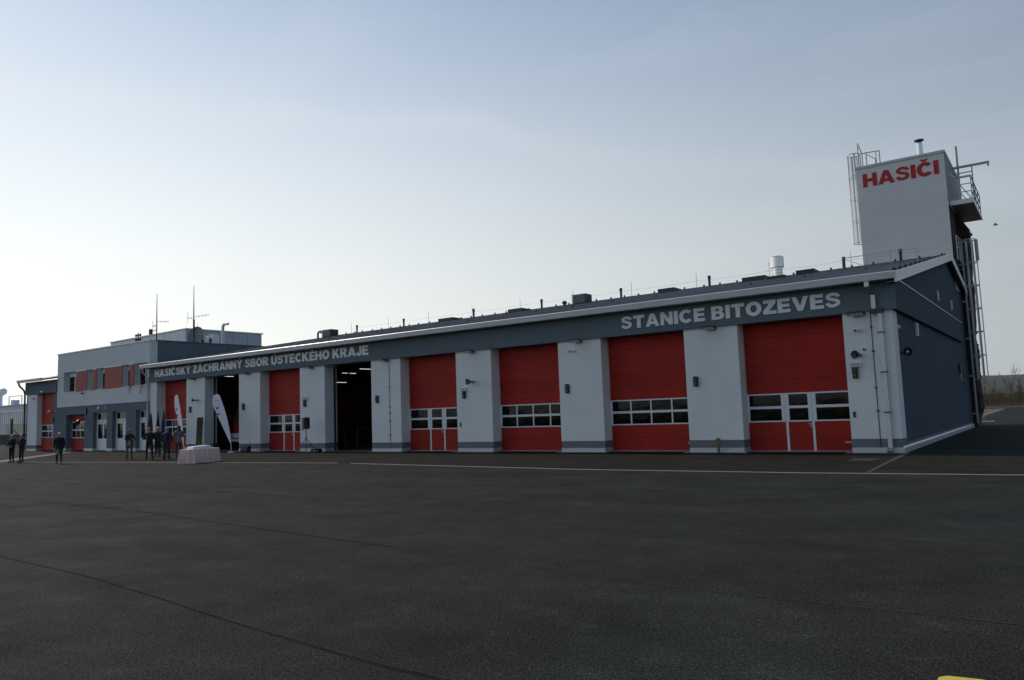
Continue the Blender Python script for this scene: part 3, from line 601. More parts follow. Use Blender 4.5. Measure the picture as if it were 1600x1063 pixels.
# ================================================================= TOWER
TX0, TX1, TY0, TY1, TZ = -4.55, .0, 20.4, 26.9, 15.31
tw = thing('hose_tower', 'square white tower with red lettering rising behind the right end of the hall', 'tower', (-2, 20.4, 0))
def tp(mb, name, m, parent=tw, smooth=False):
    me = mb.mesh(name, m, smooth); me.transform(Matrix.Translation(-tw.location)); return put(name, me, parent)
mTOWER = wall_mat('tower_white_render', (.72, .72, .695), .02)
tower_wall = tp(MB().box(TX0, TY0, 7.6, TX1, TY1, TZ), 'tower_wall', mTOWER)
letters('HASIČI', .79, -4.22 + 2, -.30 + 2, 14.16, 0, mREDLET, tower_wall, .025, .06)
tp(MB().box(TX0 - .06, TY0 - .06, TZ, TX1 + .06, TY1 + .06, TZ + .14), 'coping', mGALV)
mSIDE = wall_mat('tower_side_boards', (.42, .42, .42), .04)
z = 12.65
while z < TZ - .1:
    tp(MB().box(TX1 + .002, TY0 + .1, z, TX1 + .03, TY1, min(z + .58, TZ - .02)), 'side_panel', mSIDE); z += .6
mCLAD = mat('climbing_face_and_shade', (.022, .024, .027), .85, col2=(.045, .022, .022), vscale=2.5, bump=.6, bscale=9, bdist=.05)
tp(MB().box(TX1 + .002, TY0 + .1, 8.25, TX1 + .05, TY1, 12.35), 'lower_side_face', mCLAD)  # shade on the tower side below the balcony painted as a dark sheet
# faceted dark climbing face beside the tower
cf = MB(); NX, NZ = 9, 34; Y0c, Y1c = 23.1, 25.6; G = {}
for j in range(NZ + 1):
    for i in range(NX + 1):
        z = 12.38 * j / NZ; y = Y0c + (Y1c - Y0c) * i / NX
        base = .30 + .22 * min(1, z / 12) + .12 * mnoise.noise((y * .9, z * .45, 2)) + .16 * mnoise.noise((y * 1.7, z * 1.3, 5))
        if z < .6: base = .2
        if 1.0 < z < 1.9: base += .1
        if z > 11.5: base -= (z - 11.5) * .5
        G[i, j] = (base, y, z)
for j in range(NZ):
    for i in range(NX):
        a, b, c, d = G[i, j], G[i + 1, j], G[i + 1, j + 1], G[i, j + 1]
        if (i + j) % 2: cf.face([a, b, c]); cf.face([a, c, d])
        else: cf.face([a, b, d]); cf.face([b, c, d])
for j in range(NZ):
    for i in (0, NX):
        a, d = G[i, j], G[i, j + 1]; cf.face([a, d, (-1.2, d[1], d[2]), (-1.2, a[1], a[2])])
cf.face([(-1.2, Y0c, 12.38), (-1.2, Y1c, 12.38), G[NX, NZ], G[0, NZ]])
tp(cf, 'climbing_face', mCLAD)
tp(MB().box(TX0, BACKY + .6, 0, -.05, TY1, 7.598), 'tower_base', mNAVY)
mHOLD = mat('coloured_hold', (.16, .03, .02), .6)
for k in range(26):
    y = random.uniform(23.2, 25.3); z = random.uniform(.8, 11.2); i = int((y - Y0c) / (Y1c - Y0c) * NX); j = int(z / 12 * NZ); p = G[i, j]
    r = random.uniform(.05, .1); tp(MB().lathe((p[0], p[1], p[2]), [(r * .5, -r), (r, -r * .3), (r * .8, r * .5), (r * .3, r)], 7), 'climbing_hold', [mHOLD, mCLAD][k % 2])
# balcony
bl = thing('tower_balcony', 'steel balcony with railings jutting from the right side of the white tower', 'balcony', (.06, 20.8, 12.4))
def bp(mb, name, m, smooth=False):
    me = mb.mesh(name, m, smooth); me.transform(Matrix.Translation(-bl.location)); return put(name, me, bl)
BX, BY0, BY1, BZ = 1.14, 20.8, 26.4, 12.55
bp(MB().box(.055, BY0, BZ - .16, BX, BY1, BZ), 'deck', mCAGE)
bp(MB().box(.055, BY0 - .03, BZ - .22, BX + .03, BY0 - .002, BZ + .04), 'deck_edge', mCAGEL); bp(MB().box(BX + .002, BY0, BZ - .22, BX + .03, BY1, BZ + .04), 'deck_edge', mCAGEL)
for zz in (BZ + .45, BZ + .88, BZ + 1.32):
    bp(MB().bar((.06, BY0 + .03, zz), (BX - .02, BY0 + .03, zz), .045, .045), 'rail', mCAGE); bp(MB().bar((BX - .02, BY0 + .03, zz), (BX - .02, BY1 - .05, zz), .045, .045), 'rail', mCAGE)
for (x, y) in ((BX - .02, BY0 + .03), (BX - .02, 22.1), (BX - .02, 23.5), (BX - .02, 24.9), (BX - .02, BY1 - .05), (.6, BY0 + .03)): bp(MB().box(x - .022, y - .022, BZ, x + .022, y + .022, BZ + 1.34), 'post', mCAGE)
bp(MB().bar((.1, 21.2, 14.3), (1.1, 21.2, BZ + .04), .05, .05).bar((.1, 21.6, 13.9), (.85, 21.6, BZ + .04), .05, .05), 'brace', mCAGEL)
hb = thing('hoist_beam', 'hoist arm on a post sticking out from the top of the white tower', 'hoist', (.40, 23, 12.5))
MB().box(-.05, -.05, .06, .05, .05, 3.75).build('post', mCAGE, hb); MB().box(-.30, -.06, 2.42, 1.55, .06, 2.54).build('beam', mCAGE, hb); MB().box(1.45, -.05, 2.26, 1.53, .05, 2.42).build('trolley', mCAGE, hb)
MB().bar((.68, .1, 0.06), (.68, .1, 2.42), .06, .06).bar((.68, .1, 2.15), (-.3, .1, 2.15), .05, .05).bar((.68, .1, 1.88), (-.3, .1, 1.88), .05, .05).build('frame', mCAGE, hb)
tl = caged_ladder('caged_ladder', 'galvanised caged ladder on the left face of the white tower', -4.78, 22.7, 11.4, 11.4, 17.0, -1)
MB().bar((0, .25, 17.0), (1.15, .25, 16.95), .05, .05).bar((0, 0, 16.1), (0, 0, 17.6), .05, .05).bar((0, 0, 17.6), (.32, -.6, 16.7), .06, .06).bar((.32, -.6, 16.7), (.32, -.6, 15.4), .05, .05).bar((.4, .25, 15.4), (.4, .25, 16.95), .05, .05).bar((1.15, .25, 15.4), (1.15, .25, 16.95), .05, .05).bar((.95, .25, 15.4), (.95, .25, 16.95), .04, .04).bar((.4, .25, 16.9), (.95, .0, 16.4), .06, .06).bar((.95, 0, 16.4), (.95, 0, 15.4), .05, .05).build('landing_rail', mCAGE, tl)
ch = thing('flue', 'shiny metal flue with flat cap on top of the white tower', 'chimney', (-1.53, 23.7, TZ + .14))
MB().lathe((0, 0, 0), [(.28, 0), (.28, .06), (.20, .10)], 20).build('collar', mDARK, ch, True); MB().lathe((0, 0, .1), [(.17, 0), (.17, 1.55)], 20).build('pipe', mSTEEL, ch, True); MB().lathe((0, 0, 1.68), [(.13, 0), (.13, .1), (.27, .12), (.27, .17), (.05, .24)], 20).build('cap', mDARK, ch, True)

# ================================================================= ROOF KIT
def rz_(y): return RIDZ - k_ * (RIDY - y)
k_ = (RIDZ - (roofz(-.55) + .08)) / (RIDY + .55)
bv = thing('roof_ventilator', 'large round galvanised ventilator near the right end of the hall roof', 'ventilator', (-7.33, 13, rz_(13)))
MB().box(-.45, -.45, -.1, .45, .45, .12).build('kerb', mDARK, bv)
MB().lathe((0, 0, .12), [(.24, 0), (.24, .16), (.255, .17), (.24, .18), (.24, .34), (.255, .35), (.24, .36), (.24, .6)], 24).build('duct', mSTEEL, bv, True)
MB().lathe((0, 0, .58), [(.26, 0), (.335, .02), (.335, .56), (.30, .60)], 28).build('hood', mSTEEL, bv, True)
PV = [-49.0, -37.76, -30.58, -24.5, -18.31, -12.35, -4.75, -1.98]
PL = ['above the letters of the left sign', 'left of the middle of the roof', 'near the middle of the roof', 'left of the paired ventilator boxes', 'above the first word of the right sign', 'left of the round ventilator', 'at the left end of the roof guard rail', 'standing in front of the white tower']
pv = None
for x, l in zip([-43.2] + PV[1:], PL):
    lab = 'black vent pipe on the roof ridge ' + l
    if pv is None:
        pv = thing('vent_pipe', lab, 'vent pipe', (x, 16.3, RIDZ), group='black vent pipes along the ridge')
        MB().lathe((0, 0, -.05), [(.075, 0), (.075, .52)], 12).build('pipe', mBLACK, pv, True); MB().lathe((0, 0, .47), [(.095, 0), (.095, .16), (.06, .18)], 12).build('cap', mBLACK, pv, True)
    else: copy_thing(pv, (x, 16.3, RIDZ), 0, lab)
cb = MB(); x = RX0 + 1.0
while x < .1:
    cb.lathe((x + random.uniform(-.1, .1), 15.9, RIDZ - .1), [(.05, 0), (.06, .14), (.03, .19)], 7); x += 1.05
hp(cb, 'snow_stop', mDARK, roof)['kind'] = 'stuff'
cb = MB(); x = RX0 + .6
while x < .1:
    cb.lathe((x + random.uniform(-.3, .3), 6 + random.uniform(-.4, .4), rz_(6)), [(.04, 0), (.05, .10), (.02, .13)], 6); x += 2.3
hp(cb, 'snow_stop', mDARK, roof)['kind'] = 'stuff'
cb = MB(); y = .6
while y < 16: cb.lathe((.06, y, rz_(y)), [(.07, 0), (.085, .09), (.03, .14)], 7); y += 1.25
hp(cb, 'snow_stop', mDARK, roof)['kind'] = 'stuff'
for x0, x1 in ((-9.8, -8.5), (-6.85, -5.9), (-14.95, -13.9), (-26.2, -25.0), (-32.6, -31.2)):
    s_ = hp(MB().box(x0, 14.6, rz_(15) - .05, x1, 15.8, rz_(15) + .22), 'rooflight', mDARK, roof)
lw = MB(); xs_ = [-44 + i * 4.4 for i in range(11)]
for a, b in zip(xs_[:-1], xs_[1:]):
    lw.bar((a, 16.4, RIDZ + .45), ((a + b) / 2, 16.4, RIDZ + .40), .008, .008); lw.bar(((a + b) / 2, 16.4, RIDZ + .40), (b, 16.4, RIDZ + .45), .008, .008); lw.bar((a, 16.4, RIDZ), (a, 16.4, RIDZ + .95), .016, .016)
hp(lw, 'lightning_wire', mGALVD, roof)
def ac_unit(x, label, s=1):
    t_ = thing('air_unit', label, 'roof unit', (x, 14, rz_(14)))
    MB().box(-.5 * s, -.4, -.06, .5 * s, .4, .04).build('base', mDARK, t_); MB().box(-.5 * s, -.4, .04, -.40 * s, .4, .62).build('side_panel', mWFRAME, t_)
    MB().box(-.40 * s, -.38, .04, .5 * s, .4, .60).build('casing', mDARK, t_)
    for k in range(5): MB().box(-.36 * s, -.40, .09 + k * .1, .46 * s, -.382, .15 + k * .1).build('louvre', mGALVD, t_)
ac_unit(-19.9, 'boxy dark ventilation unit with pale side on the middle of the hall roof'); ac_unit(-46.1 + 2.2, 'boxy dark ventilation unit on the left part of the hall roof', 1.1)
cw = thing('roof_cowl', 'small round cowl beside the boxy unit on the middle of the hall roof', 'roof cowl', (-21.2, 14, rz_(14))); MB().lathe((0, 0, -.05), [(.09, 0), (.09, .2), (.17, .24), (.15, .36), (.05, .42)], 14).build('cowl_body', mDARK, cw, True); MB().lathe((0, 0, -.08), [(.2, 0), (.2, .06)], 14).build('flange', mGALVD, cw)
gc = thing('roof_cowl', 'dark goose-neck vent on the left part of the hall roof', 'roof cowl', (-42.0 - 2.2, 13, rz_(13))); MB().tube([(0, 0, 0), (0, 0, .4), (.12, 0, .58), (.3, 0, .6), (.42, 0, .45)], .08, 10).build('neck', mDARK, gc, True); MB().lathe((0, 0, -.06), [(.16, 0), (.16, .08)], 12).build('flange', mGALVD, gc)
gr = thing('roof_guard_rail', 'thin steel guard rail on the ridge in front of the white tower', 'guard rail', (-4.72, 15.8, RIDZ - .12))
for x in (0, 1.2, 2.35, 3.55): MB().box(x - .02, -.02, 0, x + .02, .02, .6).build('post', mGALV, gr)
MB().bar((-.02, 0, .6), (3.57, 0, .6), .035, .035).build('rail', mGALV, gr); MB().bar((0, 0, .6), (.95, 0, .1), .02, .02).build('brace', mGALVD, gr)
bd = thing('bird', 'small dark bird flying right of the tower balcony', 'bird', (1.64, 30, 12.64))
mBIRD = mat('dark_plumage', (.02, .02, .022), .8)
MB().tube([(-.16, 0, 0), (-.08, 0, .02), (0, 0, .03), (.08, 0, .02), (.13, 0, .0)], [.012, .04, .05, .03, .008], 8).build('body', mBIRD, bd, True)
MB().face([(-.04, .02, .03), (.05, .02, .03), (.02, .22, .10), (-.05, .26, .08)]); wv = MB(); wv.prism([(-.04, .02, .03), (.05, .02, .03), (.02, .2, .10), (-.06, .27, .07)], (0, 0, .008)); wv.build('wing', mBIRD, bd)
wv = MB(); wv.prism([(-.04, -.02, .03), (.05, -.02, .03), (.02, -.2, .10), (-.06, -.27, .07)], (0, 0, .008)); wv.build('wing', mBIRD, bd)

# ================================================================= OFFICE BLOCK
OX0, OX1, OZ = -59.72, LX - .03, 7.52
of = thing('office_block', 'two-storey grey flat-roofed office block joined to the left end of the hall', 'office building', (-53, 0, 0))
def op(mb, name, m, parent=of, smooth=False):
    me = mb.mesh(name, m, smooth); me.transform(Matrix.Translation(-of.location)); return put(name, me, parent)
WZ0, WZ1, ZS = 4.48, 6.06, 3.38
wins = [(-58.65, -56.55), (-54.88, -53.92), (-53.33, -52.1), (-49.62, -48.55), (-47.98, -46.18)]
reds = [(-56.55, -54.88), (-53.92, -53.33), (-52.1, -49.62), (-48.55, -47.98)]
op(MB().box(OX0, -.04, WZ1, OX1, .5, OZ), 'upper_wall', mOFF); op(MB().box(OX0, -.04, ZS, OX1, .5, WZ0), 'upper_wall', mOFF)
op(MB().box(OX0, -.04, WZ0, wins[0][0], .5, WZ1), 'upper_wall', mOFF); op(MB().box(wins[-1][1], -.04, WZ0, OX1, .5, WZ1), 'upper_wall', mOFF)
for a, b in reds:
    o = op(MB().box(a, .0, WZ0 + .001, b, .5, WZ1 - .001), 'wall_strip', mOFF); n = max(1, round((b - a) / .62)); m_ = 3
    for i in range(n):
        for j in range(m_):
            op(MB().box(a + (b - a) * i / n + .006, -.055, WZ0 + .01 + (WZ1 - WZ0 - .06) * j / m_, a + (b - a) * (i + 1) / n - .006, -.002, WZ0 + (WZ1 - WZ0 - .06) * (j + 1) / m_), 'board', mREDP, o)
    op(MB().box(a, -.10, WZ1 - .045, b, -.003, WZ1 - .003), 'drip_flashing', mFLASH, o)
op(MB().box(OX1 - .3, .501, 0, OX1, 14, OZ), 'side_wall', mBLUE); op(MB().box(OX0, .501, 0, OX0 + .3, 14, OZ), 'side_wall', mBLUE); op(MB().box(OX0, 13.7, 0, OX1, 14, OZ - .01), 'back_wall', mBLUE)
op(MB().box(OX0 + .3, .5, OZ - .4, OX1 - .3, 13.7, OZ - .25), 'roof_deck', mCONCD)
op(MB().box(OX0 - .05, -.1, OZ, OX1 + .05, .35, OZ + .07), 'coping', mGUT); op(MB().box(OX1 - .32, .351, OZ, OX1 + .05, 14.05, OZ + .07), 'coping', mROOF); op(MB().box(OX0 - .05, .351, OZ, OX0 + .3, 14.05, OZ + .07), 'coping', mROOF)
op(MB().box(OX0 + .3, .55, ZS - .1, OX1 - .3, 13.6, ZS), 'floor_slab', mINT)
def window(a, b, z0, z1, y, parent, splits=2):
    f = MB(); t_ = .07
    f.box(a, y, z0, b, y + .07, z0 + t_).box(a, y, z1 - t_, b, y + .07, z1).box(a, y, z0 + t_, a + t_, y + .07, z1 - t_).box(b - t_, y, z0 + t_, b, y + .07, z1 - t_)
    for i in range(1, splits): x = a + (b - a) * i / splits; f.box(x - .05, y - .005, z0 + t_, x + .05, y + .065, z1 - t_)
    o = op(f, 'window', mWFRAME, parent)
    for i in range(splits):
        x0 = a + (b - a) * i / splits + (.05 if i else t_); x1 = a + (b - a) * (i + 1) / splits - (.05 if i < splits - 1 else t_)
        op(MB().box(x0, y + .03, z0 + t_, x1, y + .042, z1 - t_), 'pane', mGLASS2, o)
    return o
for i, (a, b) in enumerate(wins):
    op(MB().box(a, .33, WZ1 - .28, b, .42, WZ1), 'blind_box', mWFRAME)
    wdw = window(a + .02, b - .02, WZ0 + .02, WZ1 - .285, .34, of, 2 if b - a > 1.3 else 1)
    op(MB().box(a - .0, -.10, WZ0 - .0, b, .33, WZ0 + .03), 'window_sill', mFLASH)
for x in (-49.62, -54.88, -58.64): pass
# ground floor: garage bay, three glazed doors
segs = [(OX0, -58.2, 0, ZS), (-55.2, -53.85, 0, ZS), (-51.8, -51.0, 0, ZS), (-49.1, -47.7, 0, ZS), (-46.1, OX1, 0, ZS), (-58.2, -55.2, 2.76, ZS), (-53.85, -51.8, 2.82, ZS), (-51.0, -49.1, 2.82, ZS), (-47.7, -46.1, 2.82, ZS)]
for a, b, z0, z1 in segs: op(MB().box(a, .0, z0 + (.2 if z0 == 0 else 0), b, .5, z1 - .002), 'ground_floor_wall', mBLUE)
for a, b in ((OX0, -58.2), (-55.2, -53.85), (-51.8, -51.0), (-49.1, -47.7), (-46.1, OX1)): op(MB().box(a, -.02, .0, b, .5, .198), 'base_flashing', mFLASH)
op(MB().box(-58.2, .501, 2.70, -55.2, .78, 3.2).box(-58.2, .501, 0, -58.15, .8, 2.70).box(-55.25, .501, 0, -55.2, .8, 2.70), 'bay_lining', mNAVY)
d = bpy.data.objects.new('garage_door', None); COL.objects.link(d); d.parent = of; d.location = (-58.15 + 53, .42, .03)
for s in (0, 1): put('panel', panel_full, d, (0, 0, s * SEC * .9), 0, (2.9, 1, .9))
put('panel', panel_full, d, (0, 0, 2.2), 0, (2.9, 1, 1))
f = MB(); f.box(0, -.01, .93, 2.9, .04, .99).box(0, -.01, 1.5, 2.9, .04, 1.6).box(0, -.01, 2.12, 2.9, .04, 2.19)
for x in (0, .7, 1.42, 2.12, 2.84): f.box(x, -.012, .99, x + .05, .038, 1.5).box(x, -.012, 1.6, x + .05, .038, 2.12)
f.build('window_frame', mWFRAME, d)
for x in (.05, .75, 1.47, 2.17):
    for z in (.99, 1.6): put('pane', pane_m, d, (x, .01, z), 0, (.65, 1, .52))
def gdoor(a, b, double):
    y = .25
    o = window(a + .02, b - .02, 2.22, 2.80, y, of, 1)
    f = MB(); f.box(a, y, .03, a + .09, y + .08, 2.2).box(b - .09, y, .03, b, y + .08, 2.2).box(a + .09, y, 2.08, b - .09, y + .08, 2.2); fo = op(f, 'door_frame', mWFRAME)
    if double: spans = [(a + .1, (a + b) / 2 - .01), ((a + b) / 2 + .01, b - .1)]
    else: spans = [(a + .1, a + (b - a) * .56), (a + (b - a) * .56 + .02, b - .1)]
    for i, (c, e) in enumerate(spans):
        l = MB()
        if i == 1 and not double:
            l.box(c, y + .01, .04, e, y + .07, 2.06); op(l, 'side_leaf', mWFRAME); continue
        l.box(c, y + .01, .04, e, y + .07, .9).box(c, y + .01, .9, c + .09, y + .07, 2.06).box(e - .09, y + .01, .9, e, y + .07, 2.06).box(c + .09, y + .01, 1.95, e - .09, y + .07, 2.06)
        lf = op(l, 'door_leaf', mWFRAME); op(MB().box(c + .09, y + .03, .9, e - .09, y + .045, 1.95), 'pane', mGLASS2, lf)
        op(MB().box(e - .07, y - .05, .98, e - .045, y + .01, 1.12), 'handle', mDARK, lf)
gdoor(-53.83, -51.82, True); gdoor(-50.98, -49.12, False); gdoor(-47.68, -46.12, False)
for l, x, z in (('round lit wall lamp above the left glazed office door', -53.0, 3.12), ):
    t_ = thing('wall_lamp', l, 'wall lamp', (x, 0, z)); MB().tube([(0, -.003, 0), (0, -.05, 0)], .12, 14).build('base', mWFRAME, t_); MB().tube([(0, -.05, 0), (0, -.12, 0)], [.12, .07], 14).build('globe', mWFRAME, t_, True)
t_ = thing('wall_lamp', 'small slim wall lamp right of the round lamp on the office block', 'wall lamp', (-51.87, 0, 3.12)); MB().box(-.04, -.05, -.1, .04, -.003, .1).build('base', mGALV, t_); MB().box(-.03, -.09, -.08, .03, -.052, .08).build('cover', mWFRAME, t_)
t_ = thing('wall_spotlight', 'dark swivel spotlight right of the small red garage door', 'spotlight', (-54.9, 0, 2.2)); MB().bar((0, -.01, .2), (0, -.5, .1), .05, .05).build('arm', mDARK, t_); MB().tube([(-.1, -.5, .05), (.15, -.7, -.1)], [.12, .17], 12).build('lamp_head', mBLACK, t_); MB().box(-.08, -.1, .5, .08, -.003, 1.0).build('control_box', mBLACK, t_)
for l, x in (('left of two thin hooks on the upper office wall', -48.36), ('right of two thin hooks on the upper office wall', -46.85)):
    t_ = thing('wall_hook', l, 'hook', (x, -.04, 4.2)); MB().tube([(0, 0, .2), (0, -.12, .2), (0, -.12, -.25), (.1, -.12, -.28)], .02, 6).build('rod', mDARK, t_); MB().box(-.04, -.02, .12, .04, 0, .28).build('plate', mDARK, t_)
t_ = thing('wall_floodlight', 'dark slanted floodlight at the top right corner of the office front', 'floodlight', (-46.35, -.04, 4.68)); MB().bar((0, 0, 0), (0, -.2, .02), .06, .05).build('arm', mDARK, t_); MB().prism([(-.3, -.5, .0), (-.3, -.15, .05), (-.3, -.15, .1), (-.3, -.5, .06)], (.6, 0, 0)).build('lamp_housing', mBLACK, t_)
t_ = thing('dome_camera', 'dark dome camera under the left windows of the office block', 'security camera', (-55.4, -.04, 4.32)); MB().lathe((0, -.1, 0), [(.08, .05), (.08, 0), (.05, -.06)], 12).build('dome', mBLACK, t_); MB().box(-.05, -.1, .0, .05, 0, .06).build('bracket', mDARK, t_)

# rooftop kit of the office
RD = OZ - .25
def mast(x, y, label, h, cross):
    t_ = thing('antenna_mast', label, 'antenna', (x, y, RD)); MB().tube([(0, 0, 0), (0, 0, h * .55), (0, 0, h)], [.05, .04, .018], 8).build('pole', mDARK, t_)
    for z, l, dz in cross:
        MB().tube([(0, 0, z), (l, 0, z + dz)], .016, 6).build('boom', mDARK, t_)
        for q in (.35, .6, .8, 1.0): MB().tube([(l * q, 0, z + dz * q - (.45 if q == 1 and abs(l) < 1.2 else .10)), (l * q, 0, z + dz * q + (.45 if q == 1 and abs(l) < 1.2 else .10))], .010, 5).build('element', mDARK, t_)
    MB().box(-.25, -.25, -.01, .25, .25, .08).build('base', mDARK, t_)
    return t_
m1 = mast(-50.6, 3, 'thin antenna mast with panel aerial near the front corner of the office roof', 4.4, [(2.25, 1.6, -.15), (1.95, -.6, .0)])
MB().box(-.95, -.1, 1.35, -.75, .1, 1.75).build('panel_aerial', mDARK, m1); MB().bar((-.75, 0, 1.55), (0, 0, 1.65), .04, .04).build('bracket', mDARK, m1)
m2 = mast(-47.6, 4.2, 'tallest antenna mast with crossed aerials beside the satellite dish on the office roof', 4.75, [(2.4, 1.9, -.05), (2.3, -.85, .1), (1.45, .5, 0)])
MB().tube([(.02, 0, 0), (.02, 0, 2.2)], .07, 8).build('lower_pole', mDARK, m2)
am = thing('antenna_mast', 'short aerial with a cluster of ring elements on the office roof front', 'antenna', (-53.3, 3, RD))
MB().tube([(0, 0, 0), (0, 0, 1.65)], .035, 8).build('pole', mDARK, am)
for dx in (-.32, 0, .32):
    for dz in (1.1, 1.45): MB().lathe((dx, 0, dz), [(.05, -.1), (.09, 0), (.05, .1)], 8).build('element', mBLACK, am)
MB().bar((-.35, 0, 1.12), (.35, 0, 1.12), .03, .03).bar((-.35, 0, 1.45), (.35, 0, 1.45), .03, .03).build('crossbar', mDARK, am); MB().box(-.2, -.2, -.01, .2, .2, .06).build('base', mDARK, am)
ds = thing('satellite_dish', 'grey satellite dish on the office roof beside the tallest mast', 'satellite dish', (-48.0, 4.7, RD))
dm = MB(); cc = Vector((0, 0, 1.05)); dn = Vector((.35, -.9, .25)).normalized(); ux = dn.cross(Vector((0, 0, 1))).normalized(); uy = ux.cross(dn)
rings = [(.05, .0), (.28, .03), (.5, .09), (.68, .18)]
for (r0, h0), (r1, h1) in zip(rings[:-1], rings[1:]):
    for j in range(24):
        a0, a1 = 2 * PI * j / 24, 2 * PI * (j + 1) / 24; P = lambda r, h, a: cc + dn * h + (ux * math.cos(a) + uy * math.sin(a)) * r
        dm.face([P(r0, h0, a0), P(r1, h1, a0), P(r1, h1, a1), P(r0, h0, a1)]); dm.face([P(r0, h0 - .02, a0), P(r0, h0 - .02, a1), P(r1, h1 - .02, a1), P(r1, h1 - .02, a0)])
dm.build('reflector', mGALVD, ds, True); MB().tube([(0, .1, 0), (0, .08, 1.0)], .05).build('post', mDARK, ds); MB().tube([tuple(cc), tuple(cc + dn * .6 - Vector((0, 0, .2)))], .02).build('feed_arm', mDARK, ds)
for l, x, y, s in (('left of two pale boxes beside the dish on the office roof', -47.45, 5.1, .9), ('right of two pale boxes beside the dish on the office roof', -46.75, 5.3, 1.0)):
    t_ = thing('air_unit', l, 'roof unit', (x, y, RD)); MB().box(-.3, -.25, .1, .3, .25, .1 + s).build('casing', mFACL, t_); MB().box(-.25, -.2, 0, .25, .2, .1).build('feet', mDARK, t_); MB().tube([(0, -.27, .1 + s / 2), (0, -.252, .1 + s / 2)], .2, 16).build('fan_grille', mDARK, t_)
kx = thing('exhaust_stack', 'pale exhaust stack with a bent outlet on the office roof right side', 'exhaust pipe', (-46.5, 5.9, RD)); MB().tube([(0, 0, 0), (0, 0, 1.62), (.06, 0, 1.78), (.22, 0, 1.86), (.68, 0, 1.84)], [.11, .11, .11, .11, .10], 12).build('pipe', mGUT, kx, True); MB().lathe((0, 0, -.01), [(.28, 0), (.28, .1), (.18, .2)], 14).build('collar', mDARK, kx)

# ================================================================= ANNEX
an = thing('garage_annex', 'low dark annex with one tall red door left of the office block', 'garage building', (-63, 0, 0))
def ap(mb, name, m, parent=an, smooth=False):
    me = mb.mesh(name, m, smooth); me.transform(Matrix.Translation(-an.location)); return put(name, me, parent)
AX0, AX1 = -65.42, OX0 - .02
o = ap(MB().box(-65.2, 0, .46, -63.4, .7, 4.6), 'pier', mWHITE); ap(MB().box(-65.2, .005, .18, -63.4, .7, .458), 'plinth', mPLINTH, o); ap(MB().box(-65.2, -.015, 0, -63.4, .7, .178), 'base_flashing', mFLASH, o)
ap(MB().box(AX0, .02, 0, -65.202, .7, 4.6), 'corner_strip', mNAVY); ap(MB().box(-60.45, .02, 0, AX1, .7, 4.6), 'right_pier', mBLUE)
af = ap(MB().box(AX0 - .05, -.1, 4.602, AX1, .7, 5.62), 'fascia', mBLUE)
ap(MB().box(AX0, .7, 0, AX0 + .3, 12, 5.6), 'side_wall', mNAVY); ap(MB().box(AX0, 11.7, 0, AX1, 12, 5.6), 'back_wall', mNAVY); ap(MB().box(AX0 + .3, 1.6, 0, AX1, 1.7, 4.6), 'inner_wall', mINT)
ap(MB().prism([(AX0 - .12, -.55, 5.62), (AX0 - .12, 6, 6.9), (AX0 - .12, 12.4, 5.62), (AX0 - .12, 12.4, 5.72), (AX0 - .12, 6, 7.0), (AX0 - .12, -.55, 5.75)], (AX1 - AX0 + .12, 0, 0)), 'roof', mROOF)
ap(MB().prism([(AX0 - .15, -.6, 5.58), (AX0 - .15, -.72, 5.6), (AX0 - .15, -.75, 5.80), (AX0 - .15, -.55, 5.80)], (AX1 - AX0 - 1.2, 0, 0)), 'gutter', mGUT)
ap(MB().tube([(AX0 - .02, -.62, 5.58), (AX0 - .02, -.55, 5.35), (AX0 - .06, -.2, 5.0), (AX0 - .08, -.1, 4.7), (AX0 - .08, -.08, .1)], .075, 8), 'downpipe', mDARK, smooth=True)
d = bpy.data.objects.new('garage_door', None); COL.objects.link(d); d.parent = an; d.location = (-63.38 + 63, .38, .03); dw = 2.95
for s in (0, 1, 4, 5, 6, 7, 8): put('panel', panel_full, d, (0, 0, s * SEC), 0, (dw, 1, 1))
f = MB(); f.box(0, -.01, 2 * SEC, dw, .04, 2 * SEC + .05).box(0, -.01, 3 * SEC - .04, dw, .04, 3 * SEC + .05).box(0, -.01, 4 * SEC - .05, dw, .04, 4 * SEC)
for x in (0, 1.3, 1.95, dw - .05): f.box(x, -.012, 2 * SEC, x + .05 + (.04 if x == 1.95 else 0), .036, 4 * SEC)
f.build('window_frame', mWFRAME, d)
for x, w2 in ((.05, 1.25), (1.35, .6), (2.04, .86)):
    for z in (2 * SEC + .05, 3 * SEC + .05): put('pane', pane_m, d, (x, .01, z), 0, (w2, 1, SEC - .1))
for l, x in (('small pale lamp at the top of the white annex pier', -64.0), ('small pale lamp over the red annex door', -61.9)):
    t_ = thing('wall_lamp', l, 'wall lamp', (x, -.1 if x > -63 else 0, 4.75 if x > -63 else 4.3)); MB().box(-.15, -.25, -.05, .15, -.003, .03).build('housing', mGUT, t_); MB().box(-.12, -.22, -.07, .12, -.05, -.052).build('lens', mWFRAME, t_)
t_ = thing('wall_lamp', 'round lamp on a bracket on the right annex pier', 'wall lamp', (-60.4, .02, 3.0)); MB().bar((0, 0, 0), (-.1, -.3, .1), .04, .04).build('arm', mDARK, t_); MB().lathe((-.1, -.3, .1), [(.03, -.1), (.11, -.05), (.12, .02), (.05, .1)], 12).build('globe', mWFRAME, t_, True); MB().box(-.08, -.1, -.8, .08, -.003, -.3).build('control_box', mBLACK, t_)
t_ = thing('roof_mast', 'short mast with a small head on the annex roof', 'antenna', (-61.6, 3, 6.2)); MB().tube([(0, 0, 0), (0, 0, .95)], .03).build('pole', mDARK, t_); MB().box(-.16, -.12, .93, .2, .12, 1.05).build('head', mDARK, t_)

